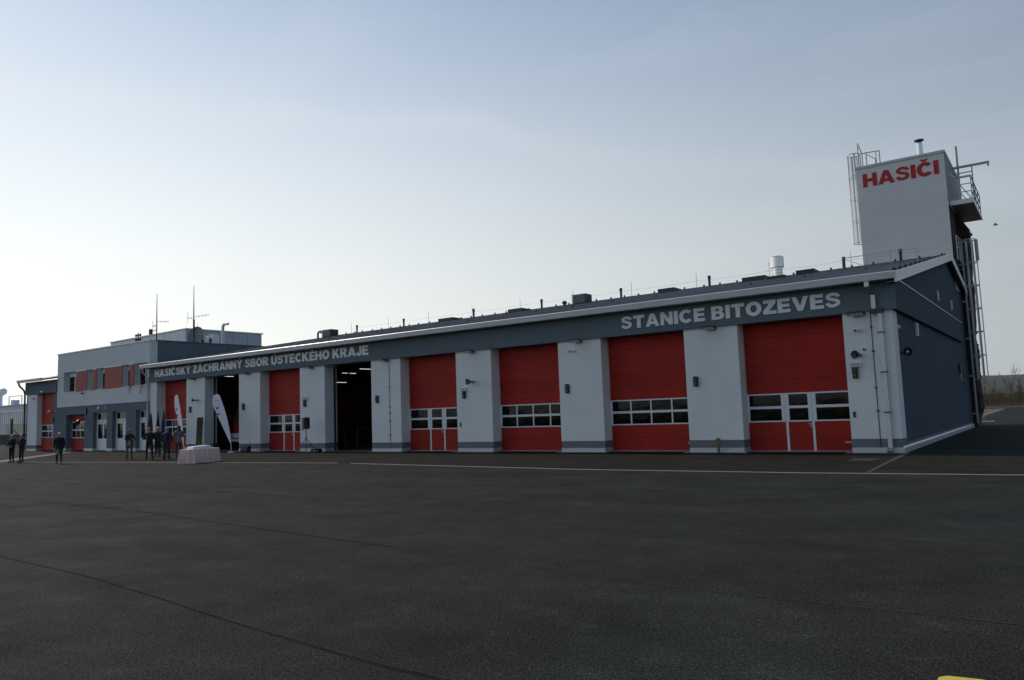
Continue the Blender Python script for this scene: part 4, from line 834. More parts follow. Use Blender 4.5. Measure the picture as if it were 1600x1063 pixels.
# ================================================================= FAR BUILDINGS (left)
wh = thing('warehouse', 'tall pale flat-roofed warehouse far behind the office roof', 'warehouse', (-99, 34, 0), R(-2))
WX0, WX1, WY0, WY1, WH = -123, -99, 34, 46.5, 15.6
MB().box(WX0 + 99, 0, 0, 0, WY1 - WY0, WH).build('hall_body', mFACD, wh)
n = 11
for i in range(n): MB().box(WX0 + 99 + (WX1 - WX0) * i / n + .04, -.12, 1, WX0 + 99 + (WX1 - WX0) * (i + 1) / n - .04, -.01, WH - .05).build('wall_panel', mFACL, wh)  # sunlit, hazy brightness of this face put into the panel colour
for i in range(5): MB().box(.01, (WY1 - WY0) * i / 5 + .03, 1, .1, (WY1 - WY0) * (i + 1) / 5 - .03, WH - .05).build('wall_panel', mFACD, wh)  # shaded side painted with a darker panel colour
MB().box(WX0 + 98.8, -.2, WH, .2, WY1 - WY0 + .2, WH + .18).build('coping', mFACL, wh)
fa = thing('factory_building', 'long pale blue factory with louvred bays beyond the annex', 'factory', (-170, 40, 0))
MB().box(-80, 0, 0, 40, 30, 6.9).build('hall_body', mFAC, fa); MB().box(-80, -.3, 6.9, 40, 30, 7.1).build('coping', mFACD, fa)
MB().box(-9, -.15, 2.9, 3, -.01, 5.7).build('louvre_back', mFACD, fa)
for i in range(12): MB().box(-8.9 + i, -.45, 3.0, -8.45 + i, -.16, 5.6).build('louvre_fin', mFACL, fa)
MB().box(-80, -.5, 5.6, 40, -.02, 5.85).build('ledge', mFACL, fa)
MB().box(-7.5, -.2, 0, 3, -.01, 2.5).build('shutter', mat('sandy_shutter', (.42, .38, .28), .7, var=.05, vscale=2), fa)
MB().box(-3.5, 2, 7.1, 3.5, 6, 8.3).build('plant_room', mFACD, fa)
MB().tube([(-24, 4, 7), (-24, 4, 9.4), (-23.4, 4, 10.4), (-22, 4, 10.7), (-21.4, 4, 10.6)], .8, 14).build('duct', mGUT, fa, True)
MB().bar((-10, 1, 7.1), (-10, 1, 9.0), .15, .15).bar((-10, 1, 9.0), (-3.5, 1, 9.0), .15, .15).bar((-3.5, 1, 9.0), (-3.5, 1, 7.1), .15, .15).build('roof_frame', mGUT, fa)
MB().box(-8.5, .8, 7.1, -7.2, 2, 8.2).build('roof_unit', mFACD, fa)
bw = thing('boundary_wall', 'low dark boundary wall behind the two men at the far left', 'wall', (-100, 12, 0))
MB().box(-40, 0, 0, 30.5, .3, 1.15).build('wall_body', mat('dark_wall', (.05, .055, .05), .9, var=.25, vscale=2), bw); MB().box(-40, -.05, 1.15, 30.5, .35, 1.25).build('coping', mCONCD, bw)
bg_ = thing('barrier_gate', 'dark barrier post with a slanting arm behind the two men', 'barrier', (-89.7, 8, 0))
MB().box(-.1, -.1, 0, .1, .1, 3.0).build('post', mDARK, bg_); MB().bar((.1, 0, 1.9), (4.4, 0, .6), .12, .16).build('arm', mDARK, bg_); MB().box(4.3, -.1, 0, 4.5, .1, .7).build('rest', mDARK, bg_)

# ================================================================= HILL, SCRUB, FENCE, TREES (right)
mHILL = mat('wooded_hill', (.028, .034, .028), .95, col2=(.045, .045, .032), vscale=.012)
hv = MB(); NXh, NYh = 90, 8; GH = {}
for i in range(NXh + 1):
    for j in range(NYh + 1):
        x = -1500 + 3200 * i / NXh; t_ = j / NYh; y = 2300 + 900 * t_
        z = (70 + 12 * mnoise.noise((x * .0016, 0, 1)) + 5 * mnoise.noise((x * .011, 0, 4)) + (x + 130) * .004) * math.sin(min(1, t_ * 1.15) * PI * .5) ** .8
        GH[i, j] = (x, y, z - 1.5)
for i in range(NXh):
    for j in range(NYh): hv.face([GH[i, j], GH[i + 1, j], GH[i + 1, j + 1], GH[i, j + 1]])
struct(hv.build('hill', mHILL, smooth=True))
for y in (300, 620):
    pass
mBARK = mat('bare_bark', (.10, .085, .065), .9, var=.3, vscale=3)
mTWIG = mat('dry_twig', (.19, .115, .055), .9, col2=(.10, .075, .04), vscale=.5)
mGRASS = mat('dry_grass', (.26, .19, .085), .9, col2=(.17, .13, .06), vscale=.6)
def bare_tree(seed, h):
    rr = random.Random(seed); b = MB(); tr = MB()
    def branch(p, d, l, r, lev, mb):
        pts = [p]; q = p
        for k in range(3):
            d = (d + Vector((rr.uniform(-.16, .16), rr.uniform(-.16, .16), .07))).normalized(); q = q + d * l / 3; pts.append(q)
        mb.tube(pts, [r, r * .8, r * .62, r * .4], 5 if lev < 2 else 3, False)
        if lev >= 4: return
        for k in range(5 if lev < 3 else 4):
            t = rr.uniform(.3, 1); i = min(2, int(t * 3)); s = pts[i] + (pts[i + 1] - pts[i]) * (t * 3 - i)
            a = rr.uniform(0, 2 * PI); sp = rr.uniform(.22, .5)
            branch(s, (d * (1 - sp * .5) + Vector((math.cos(a), math.sin(a), .35)) * sp).normalized(), l * rr.uniform(.45, .65), r * .45, lev + 1, b)
    branch(Vector((0, 0, -.1)), Vector((0, 0, 1)), h * .62, h * .022, 0, tr)
    return tr.mesh('trunk', mBARK, True), b.mesh('crown', mTWIG)
tm = [bare_tree(s, 1) for s in (3, 8, 21)]
tl_ = [(-3.0, 118, 6.3), (-7.5, 114, 4.6), (-5.3, 121, 5.4), (-.6, 116, 4.8), (1.8, 125, 5.5), (-11, 124, 6), (4.5, 119, 5), (-14.5, 117, 4.8), (8, 128, 6.3), (-1.9, 131, 5), (12, 120, 5.5), (-20, 122, 5.5), (17, 126, 6.1)]
for i, (x, y, h) in enumerate(tl_):
    t_ = thing('bare_tree', 'thin leafless tree in the brown scrub beyond the yard', 'tree', (x, y, 0), random.uniform(0, 6), 'leafless trees beyond the yard')
    a, b = tm[i % 3]; put('trunk', a, t_, scale=(h, h, h)); put('crown', b, t_, scale=(h, h, h))
sc = MB()
for k in range(14000):
    x = random.uniform(-70, 45); y = 108 + abs(random.gauss(0, 1)) * 22; h = random.uniform(1.2, 3.1) * (1 + .55 * mnoise.noise((x * .13, y * .13, 0))); lean = Vector((random.gauss(0, .3), random.gauss(0, .3), 1)).normalized(); p = Vector((x, y, -.05)); q = p + lean * h; wd = random.uniform(.02, .05) * 2
    sc.face([p - Vector((wd, 0, 0)), p + Vector((wd, 0, 0)), q])
    for m in range(3):
        t = random.uniform(.35, .8); s = p + (q - p) * t; e = s + Vector((random.uniform(-.5, .5), random.uniform(-.3, .3), random.uniform(.2, .6))); sc.face([s - Vector((.03, 0, 0)), s + Vector((.03, 0, 0)), e])
o = sc.build('scrub', mTWIG); tag(o, 'brown leafless scrub beyond the far kerb', 'scrub', kind='stuff')
gs = MB()
for k in range(12000):
    x = random.uniform(-70, 45); y = 102.6 + random.random() ** 1.6 * 22; h = random.uniform(.3, 1.0); q = Vector((x + random.gauss(0, .2), y, h)); gs.face([(x - .05, y, -.03), (x + .05, y, -.03), q])
o = gs.build('dry_grass', mGRASS); tag(o, 'tall dry straw-coloured grass behind the far kerb', 'grass', kind='stuff')
fe = thing('wire_fence', 'dark post and wire fence behind the far kerb', 'fence', (-5.2, 104.5, 0))
for i in range(-8, 7): MB().tube([(i * 4.15, 0, 0), (i * 4.15, 0, 3.1 if i in (0, 1) else 2.9)], .09, 6).build('post', mDARK, fe)
for z in (.5, 1.0, 1.5, 2.0, 2.5): MB().bar((-33.2, 0, z), (24.9, 0, z), .02, .02).build('wire', mDARK, fe)

# ================================================================= BAY CONTENT
mTRED = mat('fire_engine_red', (.36, .014, .012), .3, var=.05, vscale=2); mTWH = mat('vehicle_white', (.62, .64, .66), .35, var=.04, vscale=3); mTYRE = mat('tyre_rubber', (.015, .015, .016), .85)
ft = thing('fire_engine', 'red fire engine with white bumper parked inside the open bay behind the feather flag', 'fire engine', (-37.55, 1.7, 0))
MB().prism([(-1.25, .0, .95), (-1.25, .0, 1.75), (-1.25, .35, 2.85), (-1.25, .55, 3.0), (-1.25, 2.6, 3.0), (-1.25, 2.6, .75), (-1.25, .2, .75)], (2.5, 0, 0)).build('cab', mTRED, ft)
MB().box(-1.25, 2.75, .8, 1.25, 7.6, 3.05).build('body', mTRED, ft)
MB().prism([(-1.1, -.01, 1.75), (-1.1, .31, 2.72), (-1.1, .29, 2.76), (-1.1, -.04, 1.77)], (2.2, 0, 0)).build('windscreen', mBLACK, ft)
bm_ = MB().prism([(-1.27, -.3, .52), (-1.27, -.3, .98), (-1.27, -.2, 1.05), (-1.27, .18, 1.05), (-1.27, .18, .52)], (2.54, 0, 0)).build('bumper', mTWH, ft)
MB().box(-1.2, -.32, .70, 1.2, -.302, .76).build('bumper_groove', mDARK, bm_)
for x in (-.95, .95): MB().tube([(x, -.35, .86), (x, -.28, .86)], .12, 14).build('headlight', mGALV, ft)
for x in (-1.05, 1.05):
    for y in (.9, 5.8):
        w_ = MB().tube([(x - .15, y, .5), (x + .15, y, .5)], .5, 20).build('wheel', mTYRE, ft); MB().tube([(x - .17, y, .5), (x + .17, y, .5)], .25, 14).build('rim', mTWH, w_)
MB().box(-.9, .6, 3.0, .9, .95, 3.2).build('light_bar', mat('blue_lens', (.02, .05, .3), .2), ft)
for s in (-1, 1): MB().bar((s * 1.25, .1, 2.0), (s * 1.5, -.1, 2.1), .04, .04).build('mirror_arm', mBLACK, ft); MB().box(s * 1.45 - .1, -.2, 1.7, s * 1.45 + .1, -.1, 2.2).build('mirror', mBLACK, ft)
hr = thing('hose_loop', 'pale hose hanging in an arch inside the wider open bay', 'hose', (-30.2, 3, 0))
MB().tube([(-.55 + .0, 0, 1.38), (-.2, 0, 1.42), (.15, 0, 1.30), (.40, 0, 1.0), (.48, 0, .6), (.48, 0, .03)], .035, 8).build('hose', mCONCD, hr, True); MB().tube([(-.55, 0, .02), (-.55, 0, 1.4)], .03).build('stand', mDARK, hr)
pp = thing('barrier_stand', 'thin pale post with crossbar inside the wider open bay', 'post', (-28.7, 3, 0)); MB().box(-.03, -.03, 0, .03, .03, 1.18).build('upright', mCONCD, pp); MB().bar((-.05, 0, 1.15), (1.3, 0, 1.15), .03, .04).build('crossbar', mDARK, pp); MB().box(-.2, -.15, 0, .2, .15, .03).build('foot', mDARK, pp)
ct = thing('equipment_cabinet', 'dark equipment cabinet deep inside the wider open bay', 'cabinet', (-33.5, 10, 0)); MB().box(-1.2, 0, 0, 1.2, .6, 2.1).build('carcass', mINT, ct)
for x in (-.6, .6): MB().box(x - .57, -.03, .1, x + .57, -.002, 2.05).build('door', mDARK, ct)

# ================================================================= FORECOURT THINGS
def feather(label, base, tip_dx, rz, width, h=3.25):
    t_ = thing('feather_flag', label, 'feather flag', (base[0], base[1], 0), rz, 'white feather flags')
    # curved pole from spike to tip, sail between pole and a straight trailing edge
    def pole(t): return Vector((tip_dx * (t ** 1.5) * .72 + tip_dx * .18 * max(0, (t - .8) / .2) ** 2, 0, .12 + (h - .12) * math.sin(t * PI / 2) ** .92 if t > .0 else .12))
    pts = []
    for i in range(17):
        t = i / 16; z = .12 + (h - .12) * t
        x = tip_dx * (t ** 1.9) * .62
        pts.append(Vector((x, 0, z)))
    arc = [Vector((tip_dx * .62 + (-width * .5) * (1 - math.cos(a)) * math.copysign(1, -tip_dx) * -1, 0, h - .12 + .12 * math.sin(a))) for a in (0,)]
    MB().tube(pts, [.022 - .001 * i for i in range(17)], 7).build('pole', mGUT, t_)
    # sail outline
    sgn = math.copysign(1, tip_dx); out_ = []
    for i in range(2, 17): out_.append(pts[i] + Vector((sgn * .015, 0, 0)))
    topc = pts[-1]; 
    for a in (30, 60, 90, 120, 150, 175): out_.append(topc + Vector((sgn * width * .5 * (1 - math.cos(R(a))), 0, .22 * math.sin(R(a)))))
    lo = out_[-1]; out_.append(lo + Vector((-sgn * 0.0, 0, -.45))); tail = pts[2] + Vector((sgn * .03, 0, .0))
    for i in range(1, 8): out_.append((lo + Vector((0, 0, -.45))).lerp(tail, i / 8))
    sail = MB().prism([p + Vector((0, -.008, 0)) for p in out_], (0, .016, 0)).build('sail', mat('white_flag_fabric', (.74, .75, .80), .8, var=.04, vscale=4), t_)
    ink = mat('faint_blue_print', (.06, .10, .32), .8)
    c = topc + Vector((sgn * width * .5, 0, -.35)); e = MB()
    for k in range(16):
        a0 = 2 * PI * k / 16; a1 = a0 + .30; r0, r1 = width * .27, width * .31
        e.prism([c + Vector((r0 * math.cos(a0), -.0105, r0 * math.sin(a0))), c + Vector((r1 * math.cos(a0), -.0105, r1 * math.sin(a0))), c + Vector((r1 * math.cos(a1), -.0105, r1 * math.sin(a1))), c + Vector((r0 * math.cos(a1), -.0105, r0 * math.sin(a1)))], (0, .021, 0))
    e.build('printed_ring', ink, t_)
    for k, (dz, ww) in enumerate(((-.62, .30), (-.98, .36))):
        b = MB(); n = 6
        for q in range(n): x0 = c.x - sgn * .08 * (k + 1) - ww / 2 * width / .8 + ww * width / .8 * q / n; b.box(x0, -.0105, c.z + dz + .35 - .05, x0 + ww * width / .8 / n * .78, .0105, c.z + dz + .35 + .07)
        b.build('printed_line', ink, t_)
    MB().lathe((0, 0, 0), [(.02, 0), (.02, .16)], 8).build('spike', mGUT, t_); MB().lathe((0, 0, 0), [(.2, 0), (.2, .05), (.05, .07)], 16).build('base_weight', mWFRAME, t_)
    return t_
feather('broad white feather flag standing before the open bay', (-34.9, -1.07), -1.75, 0, .78, 3.22)
feather('narrow edge-on white feather flag before the leftmost red door', (-35.5, -3.63), -1.3, R(-8), .50, 3.2)
ps = thing('advertising_poster', 'dark roll-up poster with orange lower part leaning by a pier', 'poster', (-39.1, -.55, 0), R(-4))
pm = bpy.data.materials.new('poster_print'); pm.use_nodes = True; t = pm.node_tree; b = t.nodes['Principled BSDF']; tcn = t.nodes.new('ShaderNodeTexCoord'); sp_ = t.nodes.new('ShaderNodeSeparateXYZ'); t.links.new(tcn.outputs['Object'], sp_.inputs[0])
cr = t.nodes.new('ShaderNodeValToRGB'); cr.color_ramp.elements[0].position = 0; cr.color_ramp.elements[0].color = (.02, .015, .015, 1); cr.color_ramp.elements[1].position = 1; cr.color_ramp.elements[1].color = (.09, .045, .04, 1)
for p_, c_ in ((.12, (0.055, 0.028, 0.011, 1)), (.25, (0.154, 0.083, 0.033, 1)), (.4, (0.066, 0.061, 0.055, 1)), (.5, (0.028, 0.061, 0.094, 1)), (.62, (0.055, 0.061, 0.072, 1)), (.8, (0.066, 0.039, 0.039, 1))):
    e_ = cr.color_ramp.elements.new(p_); e_.color = c_
nzp = t.nodes.new('ShaderNodeTexNoise'); nzp.inputs['Scale'].default_value = 7; nzp.inputs['Detail'].default_value = 6; t.links.new(tcn.outputs['Object'], nzp.inputs[0])
ad = t.nodes.new('ShaderNodeMath'); ad.operation = 'MULTIPLY_ADD'; ad.inputs[1].default_value = .35; ad.inputs[2].default_value = -.17; t.links.new(nzp.outputs[0], ad.inputs[0])
a2 = t.nodes.new('ShaderNodeMath'); a2.operation = 'ADD'; zs = t.nodes.new('ShaderNodeMath'); zs.operation = 'MULTIPLY'; zs.inputs[1].default_value = .47; t.links.new(sp_.outputs['Z'], zs.inputs[0]); t.links.new(ad.outputs[0], a2.inputs[0]); t.links.new(zs.outputs[0], a2.inputs[1]); t.links.new(a2.outputs[0], cr.inputs[0]); t.links.new(cr.outputs[0], b.inputs['Base Color']); b.inputs['Roughness'].default_value = .9; b.inputs['Specular IOR Level'].default_value = .1
MB().prism([(-.38, .0, .08), (.38, .0, .08), (.36, .10, 2.12), (-.40, .10, 2.12)], (0, .012, 0)).build('banner', pm, ps); MB().box(-.42, -.12, 0, .42, .1, .078).build('cassette', mDARK, ps); MB().bar((0, .06, .08), (0, .14, 2.12), .02, .02).build('support_pole', mDARK, ps); MB().box(-.40, .085, 2.121, .37, .115, 2.15).build('top_rail', mGALV, ps)

# table with pleated cloth
TA, TB, TC = Vector((-27.23, -8.76, 0)), Vector((-26.45, -8.61, 0)), Vector((-26.78, -6.97, 0))
tcn_ = (TA + TC) / 2; ang = math.atan2((TC - TB).y, (TC - TB).x); TH = .62; Lh, Wh = .80, .38
tb = thing('folding_table', 'folding table hidden under the pleated pink-white cloth', 'table', (tcn_.x, tcn_.y, 0), ang)
MB().box(-Lh + .03, -Wh + .03, TH - .04, Lh - .03, Wh - .03, TH - .012).build('table_top', mCONC, tb)
for sx in (-1, 1):
    for sy in (-1, 1): MB().box(sx * (Lh - .15) - .015, sy * (Wh - .1) - .015, 0, sx * (Lh - .15) + .015, sy * (Wh - .1) + .015, TH - .04).build('leg', mGALVD, tb)
mCLOTH = mat('pale_pink_tablecloth', (.80, .52, .45), .85, col2=(.86, .74, .69), vscale=4)
def rrect(a, l, w_, r=.10):
    """point on a rounded rectangle, a in 0..1"""
    per = []; 
    for cx, cy, a0 in ((l - r, w_ - r, 0), (-l + r, w_ - r, 90), (-l + r, -w_ + r, 180), (l - r, -w_ + r, 270)):
        for k in range(7): t = R(a0 + 15 * k); per.append(Vector((cx + r * math.cos(t), cy + r * math.sin(t), 0)))
    per.append(per[0]); ds = [0]
    for p, q in zip(per[:-1], per[1:]): ds.append(ds[-1] + (q - p).length)
    s = a * ds[-1]
    for k in range(len(per) - 1):
        if ds[k + 1] >= s: return per[k].lerp(per[k + 1], (s - ds[k]) / max(1e-6, ds[k + 1] - ds[k]))
    return per[-1]
cl = MB(); NC, NR = 240, 9; rng_ = random.Random(4)
ph = [rng_.uniform(-.6, .6) for _ in range(NC)]
for j in range(NR + 1):
    t = j / NR
    for i in range(NC):
        p = rrect(i / NC, Lh, Wh); nrm = rrect((i + 1) / NC % 1, Lh, Wh) - rrect((i - 1) / NC % 1, Lh, Wh); nn = Vector((nrm.y, -nrm.x, 0)).normalized()
        wv_ = math.sin(i / NC * 2 * PI * 23 + 1.2 * math.sin(i * .13)) * (.022 + .060 * t) + .02 * t * mnoise.noise((i * .05, t, 0))
        q = p + nn * (wv_ + .03 * t ** 1.3 + .01); cl.v.append((q.x, q.y, TH - (TH - .012) * t))
for j in range(NR):
    for i in range(NC): a = j * NC + i; b = j * NC + (i + 1) % NC; cl.f.append((a, b, b + NC, a + NC)); cl.mi.append(0)
cl.f.append(tuple(range(NC))); cl.mi.append(0)
tc_ = cl.build('tablecloth', mCLOTH, smooth=True, loc=(tcn_.x, tcn_.y, 0), rz=ang); tag(tc_, 'pleated pinkish-white cloth draped to the ground over a table', 'tablecloth')
mLINEN = mat('white_linen', (.74, .74, .74), .8, var=.03)
ty = thing('covered_tray', 'long white covered tray lying on the draped table', 'tray', (tcn_.x, tcn_.y, TH + .004), ang)
MB().prism([(-.60, -.22, 0), (.56, -.22, 0), (.56, .22, 0), (-.60, .22, 0)], (0, 0, .035)).build('tray_base', mWFRAME, ty)
MB().prism([(-.56, -.2, .037), (-.5, -.17, .10), (.42, -.17, .14), (.53, -.2, .037)], (0, .38, 0)).build('linen_cover', mLINEN, ty)
# PA loudspeaker on tripod
sp1 = thing('speaker_stand', 'black tripod stand with sunlit legs under the loudspeaker', 'tripod stand', (-28.45, -.85, 0))
MB().tube([(0, 0, .25), (0, 0, 1.28)], .022, 8).build('pole', mBLACK, sp1)
for a in (200, 320, 80): MB().tube([(0, 0, .75), (.62 * math.cos(R(a)), .62 * math.sin(R(a)), .02)], .018, 6).build('leg', mGALVD if a == 200 else mDARK, sp1); MB().tube([(0, 0, .3), (.36 * math.cos(R(a)), .36 * math.sin(R(a)), .33)], .012, 6).build('strut', mDARK, sp1)  # one leg paler, its sunlit look put into the metal colour
MB().tube([(0, 0, .68), (0, 0, .82)], .035, 10).build('collar', mBLACK, sp1)
sp2 = thing('loudspeaker', 'black loudspeaker cabinet on a tripod before a white pier', 'loudspeaker', (-28.45, -.85, 1.26), R(-20))
MB().prism([(-.17, -.16, 0), (.17, -.16, 0), (.21, .0, 0), (.13, .16, 0), (-.13, .16, 0), (-.21, .0, 0)], (0, 0, .60)).build('cabinet', mBLACK, sp2); MB().box(-.15, -.175, .04, .15, -.162, .56).build('grille', mDARK, sp2); MB().box(-.06, -.02, .6, .06, .02, .63).build('handle', mDARK, sp2); MB().box(-.15, -.11, -.02, .15, .1, -.001).build('socket_plate', mDARK, sp2)
cbx = thing('cable_case', 'black equipment case lying behind the speaker stand', 'case', (-27.75, -.75, 0), .2); MB().box(-.25, -.15, 0.02, .25, .15, .2).build('shell', mBLACK, cbx); MB().box(-.06, -.17, .08, .06, -.152, .13).build('latch', mGALV, cbx); MB().box(-.1, -.02, .2, .1, .02, .23).build('handle', mDARK, cbx)
bbx = thing('stage_monitor', 'black wedge speaker on the ground at the pier right of the open bay', 'loudspeaker', (-34.3, -.55, 0), .3); MB().prism([(-.25, -.2, 0.01), (-.25, .2, 0.01), (-.25, .2, .36), (-.25, .02, .36)], (.5, 0, 0)).build('cabinet', mBLACK, bbx); MB().prism([(-.22, -.19, .05), (-.22, .01, .35), (-.22, .0, .36), (-.22, -.205, .055)], (.44, 0, 0)).build('grille', mDARK, bbx); MB().tube([(.2, .15, .36), (.2, .16, .6)], .012).build('aerial', mDARK, bbx)
pt = thing('standpipe', 'weathered metal standpipe at the foot of a pier', 'standpipe', (-6.0, -.28, 0))
mRUST = mat('weathered_metal', (.26, .22, .16), .6, .4, col2=(.14, .11, .08), vscale=12)
MB().lathe((0, 0, 0), [(.055, 0), (.055, .42)], 12).build('pipe', mRUST, pt, True); MB().lathe((0, 0, .42), [(.075, 0), (.085, .04), (.085, .09), (.05, .13)], 12).build('cap', mRUST, pt, True); MB().box(-.09, -.09, .36, .09, .0, .42).build('outlet', mRUST, pt); MB().lathe((0, 0, 0), [(.09, .0), (.09, .03)], 12).build('flange', mRUST, pt)
wp = thing('flower_arrangement', 'low bouquet with white blooms on the ground behind the standing group', 'flowers', (-36.6, -2.9, 0))
mLEAF = mat('flower_leaf', (.04, .07, .02), .8, var=.2); mPET = mat('cream_petal', (.7, .66, .5), .7, var=.1)
lf = MB(); fl_ = MB(); rr = random.Random(3)
for k in range(60): a = rr.uniform(0, 6.28); r = rr.uniform(.02, .35); z = rr.uniform(.1, .4); p = Vector((r * math.cos(a), r * math.sin(a), z)); lf.face([(0, 0, .02), p + Vector((.03, 0, 0)), p + Vector((0, 0, .06))])
for k in range(26): a = rr.uniform(0, 6.28); r = rr.uniform(.02, .32); fl_.lathe((r * math.cos(a), r * math.sin(a), rr.uniform(.22, .42)), [(.01, -.02), (.04, .0), (.03, .03)], 6)
lf.build('foliage', mLEAF, wp); fl_.build('bloom', mPET, wp); MB().lathe((0, 0, 0), [(.1, 0), (.14, .14)], 12).build('pot', mDARK, wp)
# standard flags behind the group
mFB = mat('blue_flag_cloth', (.012, .03, .16), .8, var=.2, vscale=5); mFR = mat('deep_red_flag_cloth', (.10, .008, .012), .8, var=.2, vscale=5); mFD = mat('navy_flag_cloth', (.02, .014, .05), .8, var=.2, vscale=5)
def droop(label, x, y, m1_, m2_, h, wd):
    t_ = thing('standard_flag', label, 'flag', (x, y, 0)); MB().tube([(0, 0, 0), (0, 0, h)], .018, 6).build('pole', mRUST, t_); MB().lathe((0, 0, h), [(.02, 0), (.03, .05), (.004, .14)], 8).build('finial', mGALV, t_); MB().lathe((0, 0, 0), [(.18, 0), (.16, .05), (.03, .09)], 14).build('base', mDARK, t_)
    for s, m_ in ((-1, m1_), (1, m2_)):
        c = MB(); NZ_ = 14; NA = 7
        for j in range(NZ_ + 1):
            q = j / NZ_; z = h - .05 - (h * .62) * q; ww = wd * (.12 + .88 * q ** .7) / 2
            for i in range(NA): u_ = i / (NA - 1); c.v.append((s * ww * u_, .06 * math.sin(u_ * 9 + j * .3) * (.3 + q), z - .1 * u_ * q))
        for j in range(NZ_):
            for i in range(NA - 1): a = j * NA + i; c.f.append((a, a + 1, a + NA + 1, a + NA)); c.mi.append(0)
        c.build('cloth', m_, t_, True)
droop('drooping navy and red flag, leftmost of the three behind the group', -43.55, -1.2, mFD, mFR, 2.55, .85)
droop('drooping blue flag, middle of the three behind the group', -42.65, -1.2, mFB, mFD, 2.62, .45)
droop('drooping blue flag, rightmost of the three behind the group', -42.15, -1.1, mFB, mFB, 2.68, .55)

# ================================================================= PEOPLE
mSKIN = mat('skin', (.46, .27, .19), .6, var=.06, vscale=20); mEYE = mat('eye', (.03, .02, .02), .3); mLIP = mat('lip', (.32, .12, .10), .5)
def skinmesh(V, E, Rr, name, sub=1, root=0):
    me = bpy.data.meshes.new(name); me.from_pydata(V, E, []); o = bpy.data.objects.new(name, me); COL.objects.link(o)
    md = o.modifiers.new('s', 'SKIN'); md.use_smooth_shade = True
    sv_ = me.skin_vertices[0].data
    for i, r in enumerate(Rr):
        rx, ry = r if isinstance(r, tuple) else (r, r); sv_[i].radius = (rx, ry); sv_[i].use_root = (i == root)
    if sub: ms = o.modifiers.new('u', 'SUBSURF'); ms.levels = sub; ms.render_levels = sub
    dg = bpy.context.evaluated_depsgraph_get(); m = bpy.data.meshes.new_from_object(o.evaluated_get(dg)); bpy.data.objects.remove(o); m.materials.clear(); return m
def person(label, x, y, face, h, top, legs, shoes, hair, hairlen, arms=((.10, .0), (.10, .0)), skirt=None, stance=.09, coat=False, lean=0, group=None, foot=0):
    """face = heading in degrees (0 looks to +X); arms = (spread, forward bend) per side; built 1.75 m tall facing +X, then scaled"""
    V = []; E = []; Rr = []; Z = []
    def v(p, r, zone, par=None):
        V.append(tuple(p)); Rr.append(r); Z.append(zone); i = len(V) - 1
        if par is not None: E.append((par, i))
        return i
    pel = v((0, 0, .95), (.125, .155), 'L'); wa = v((.0, 0, 1.10), (.105, .135), 'T', pel); chs = v((.0 + lean * .5, 0, 1.30), (.12, .165), 'T', wa); nk0 = v((lean * .8, 0, 1.45), (.07, .09), 'T', chs); nk = v((.01 + lean, 0, 1.52), .052, 'S', nk0)
    jaw = v((.03 + lean, 0, 1.585), (.075, .062), 'S', nk); hd = v((.01 + lean, 0, 1.665), (.095, .077), 'S', jaw); tp_ = v((.0 + lean, 0, 1.735), (.06, .05), 'S', hd); v((.118 + lean, 0, 1.645), .014, 'S', hd)
    for s in (1, -1):
        hip = v((0, s * .09, .88), (.085, .09), 'L', pel); kn = v((.02, s * stance * 1.05, .48), .060, 'L', hip); an_ = v((-.01 + foot * s, s * stance * 1.2, .10), .042, 'L', kn); he = v((.0 + foot * s, s * stance * 1.2, .045), .045, 'F', an_); v((.16 + foot * s, s * (stance * 1.2 + .03), .035), .038, 'F', he)
        sp_, fb = arms[0] if s > 0 else arms[1]
        sh = v((lean * .7, s * .175, 1.40), .062, 'T', nk0); el = v((lean + fb * .12 - .02, s * (.215 + sp_), 1.13), .045, 'T', sh)
        wr = Vector((fb * .30 + .03 + lean, s * (.20 + sp_ * (.2 if fb > .3 else 1.1) - (.10 if fb > .5 else 0)), .89 + fb * .33)); wi = v(wr, .030, 'T', el)
        dv = (wr - Vector(V[el])).normalized(); hd_ = v(wr + dv * .06, (.034, .020), 'S', wi)
        sdv = dv.cross(Vector((0, 1, 0))).normalized()
        for q, ln in ((-.026, .075), (-.009, .088), (.009, .083), (.026, .066)):
            k1 = v(wr + dv * .10 + sdv * q, .0095, 'S', hd_); v(wr + dv * (.10 + ln * .55) + sdv * q * 1.1 + Vector((.008, -s * .006, 0)), .0085, 'S', k1)
        k1 = v(wr + dv * .06 + sdv * .045, .011, 'S', hd_); v(wr + dv * .10 + sdv * .06, .009, 'S', k1)
    me = skinmesh(V, E, Rr, 'body', 1)
    mats = {'S': mSKIN, 'T': top, 'L': legs, 'F': shoes}; order = ['S', 'T', 'L', 'F']
    for q in order: me.materials.append(mats[q])
    segs_ = [(Vector(V[a]), Vector(V[b]), Z[b] if Z[b] != 'F' else 'F') for a, b in E]
    for p in me.polygons:
        c = p.center; best = None
        for i, q in enumerate(V):
            d_ = (Vector(q) - c).length - (Rr[i][0] if isinstance(Rr[i], tuple) else Rr[i]) * .8
            if best is None or d_ < best[0]: best = (d_, Z[i])
        p.material_index = order.index(best[1])
    root = thing('person', label, 'person', (x, y, 0), R(face), group)
    sc_ = h / 1.79
    def add(name, m, pr=root): o = put(name, m, pr, scale=(sc_ * 1.12, sc_ * 1.14, sc_) if pr is root else None); return o
    body = add('body', me)
    for s in (1, -1): add('eye', MB().lathe((.098 + lean, s * .030, 1.665), [(.004, -.008), (.011, 0), (.004, .008)], 8).mesh('eye', mEYE, True)); add('ear', MB().tube([(.0 + lean, s * .076, 1.64), (-.005 + lean, s * .09, 1.67)], [.012, .02], 6).mesh('ear', mSKIN, True))
    add('mouth', MB().box(.10 + lean, -.022, 1.602, .108 + lean, .022, 1.61).mesh('mouth', mLIP))
    hb_ = MB(); n = 18
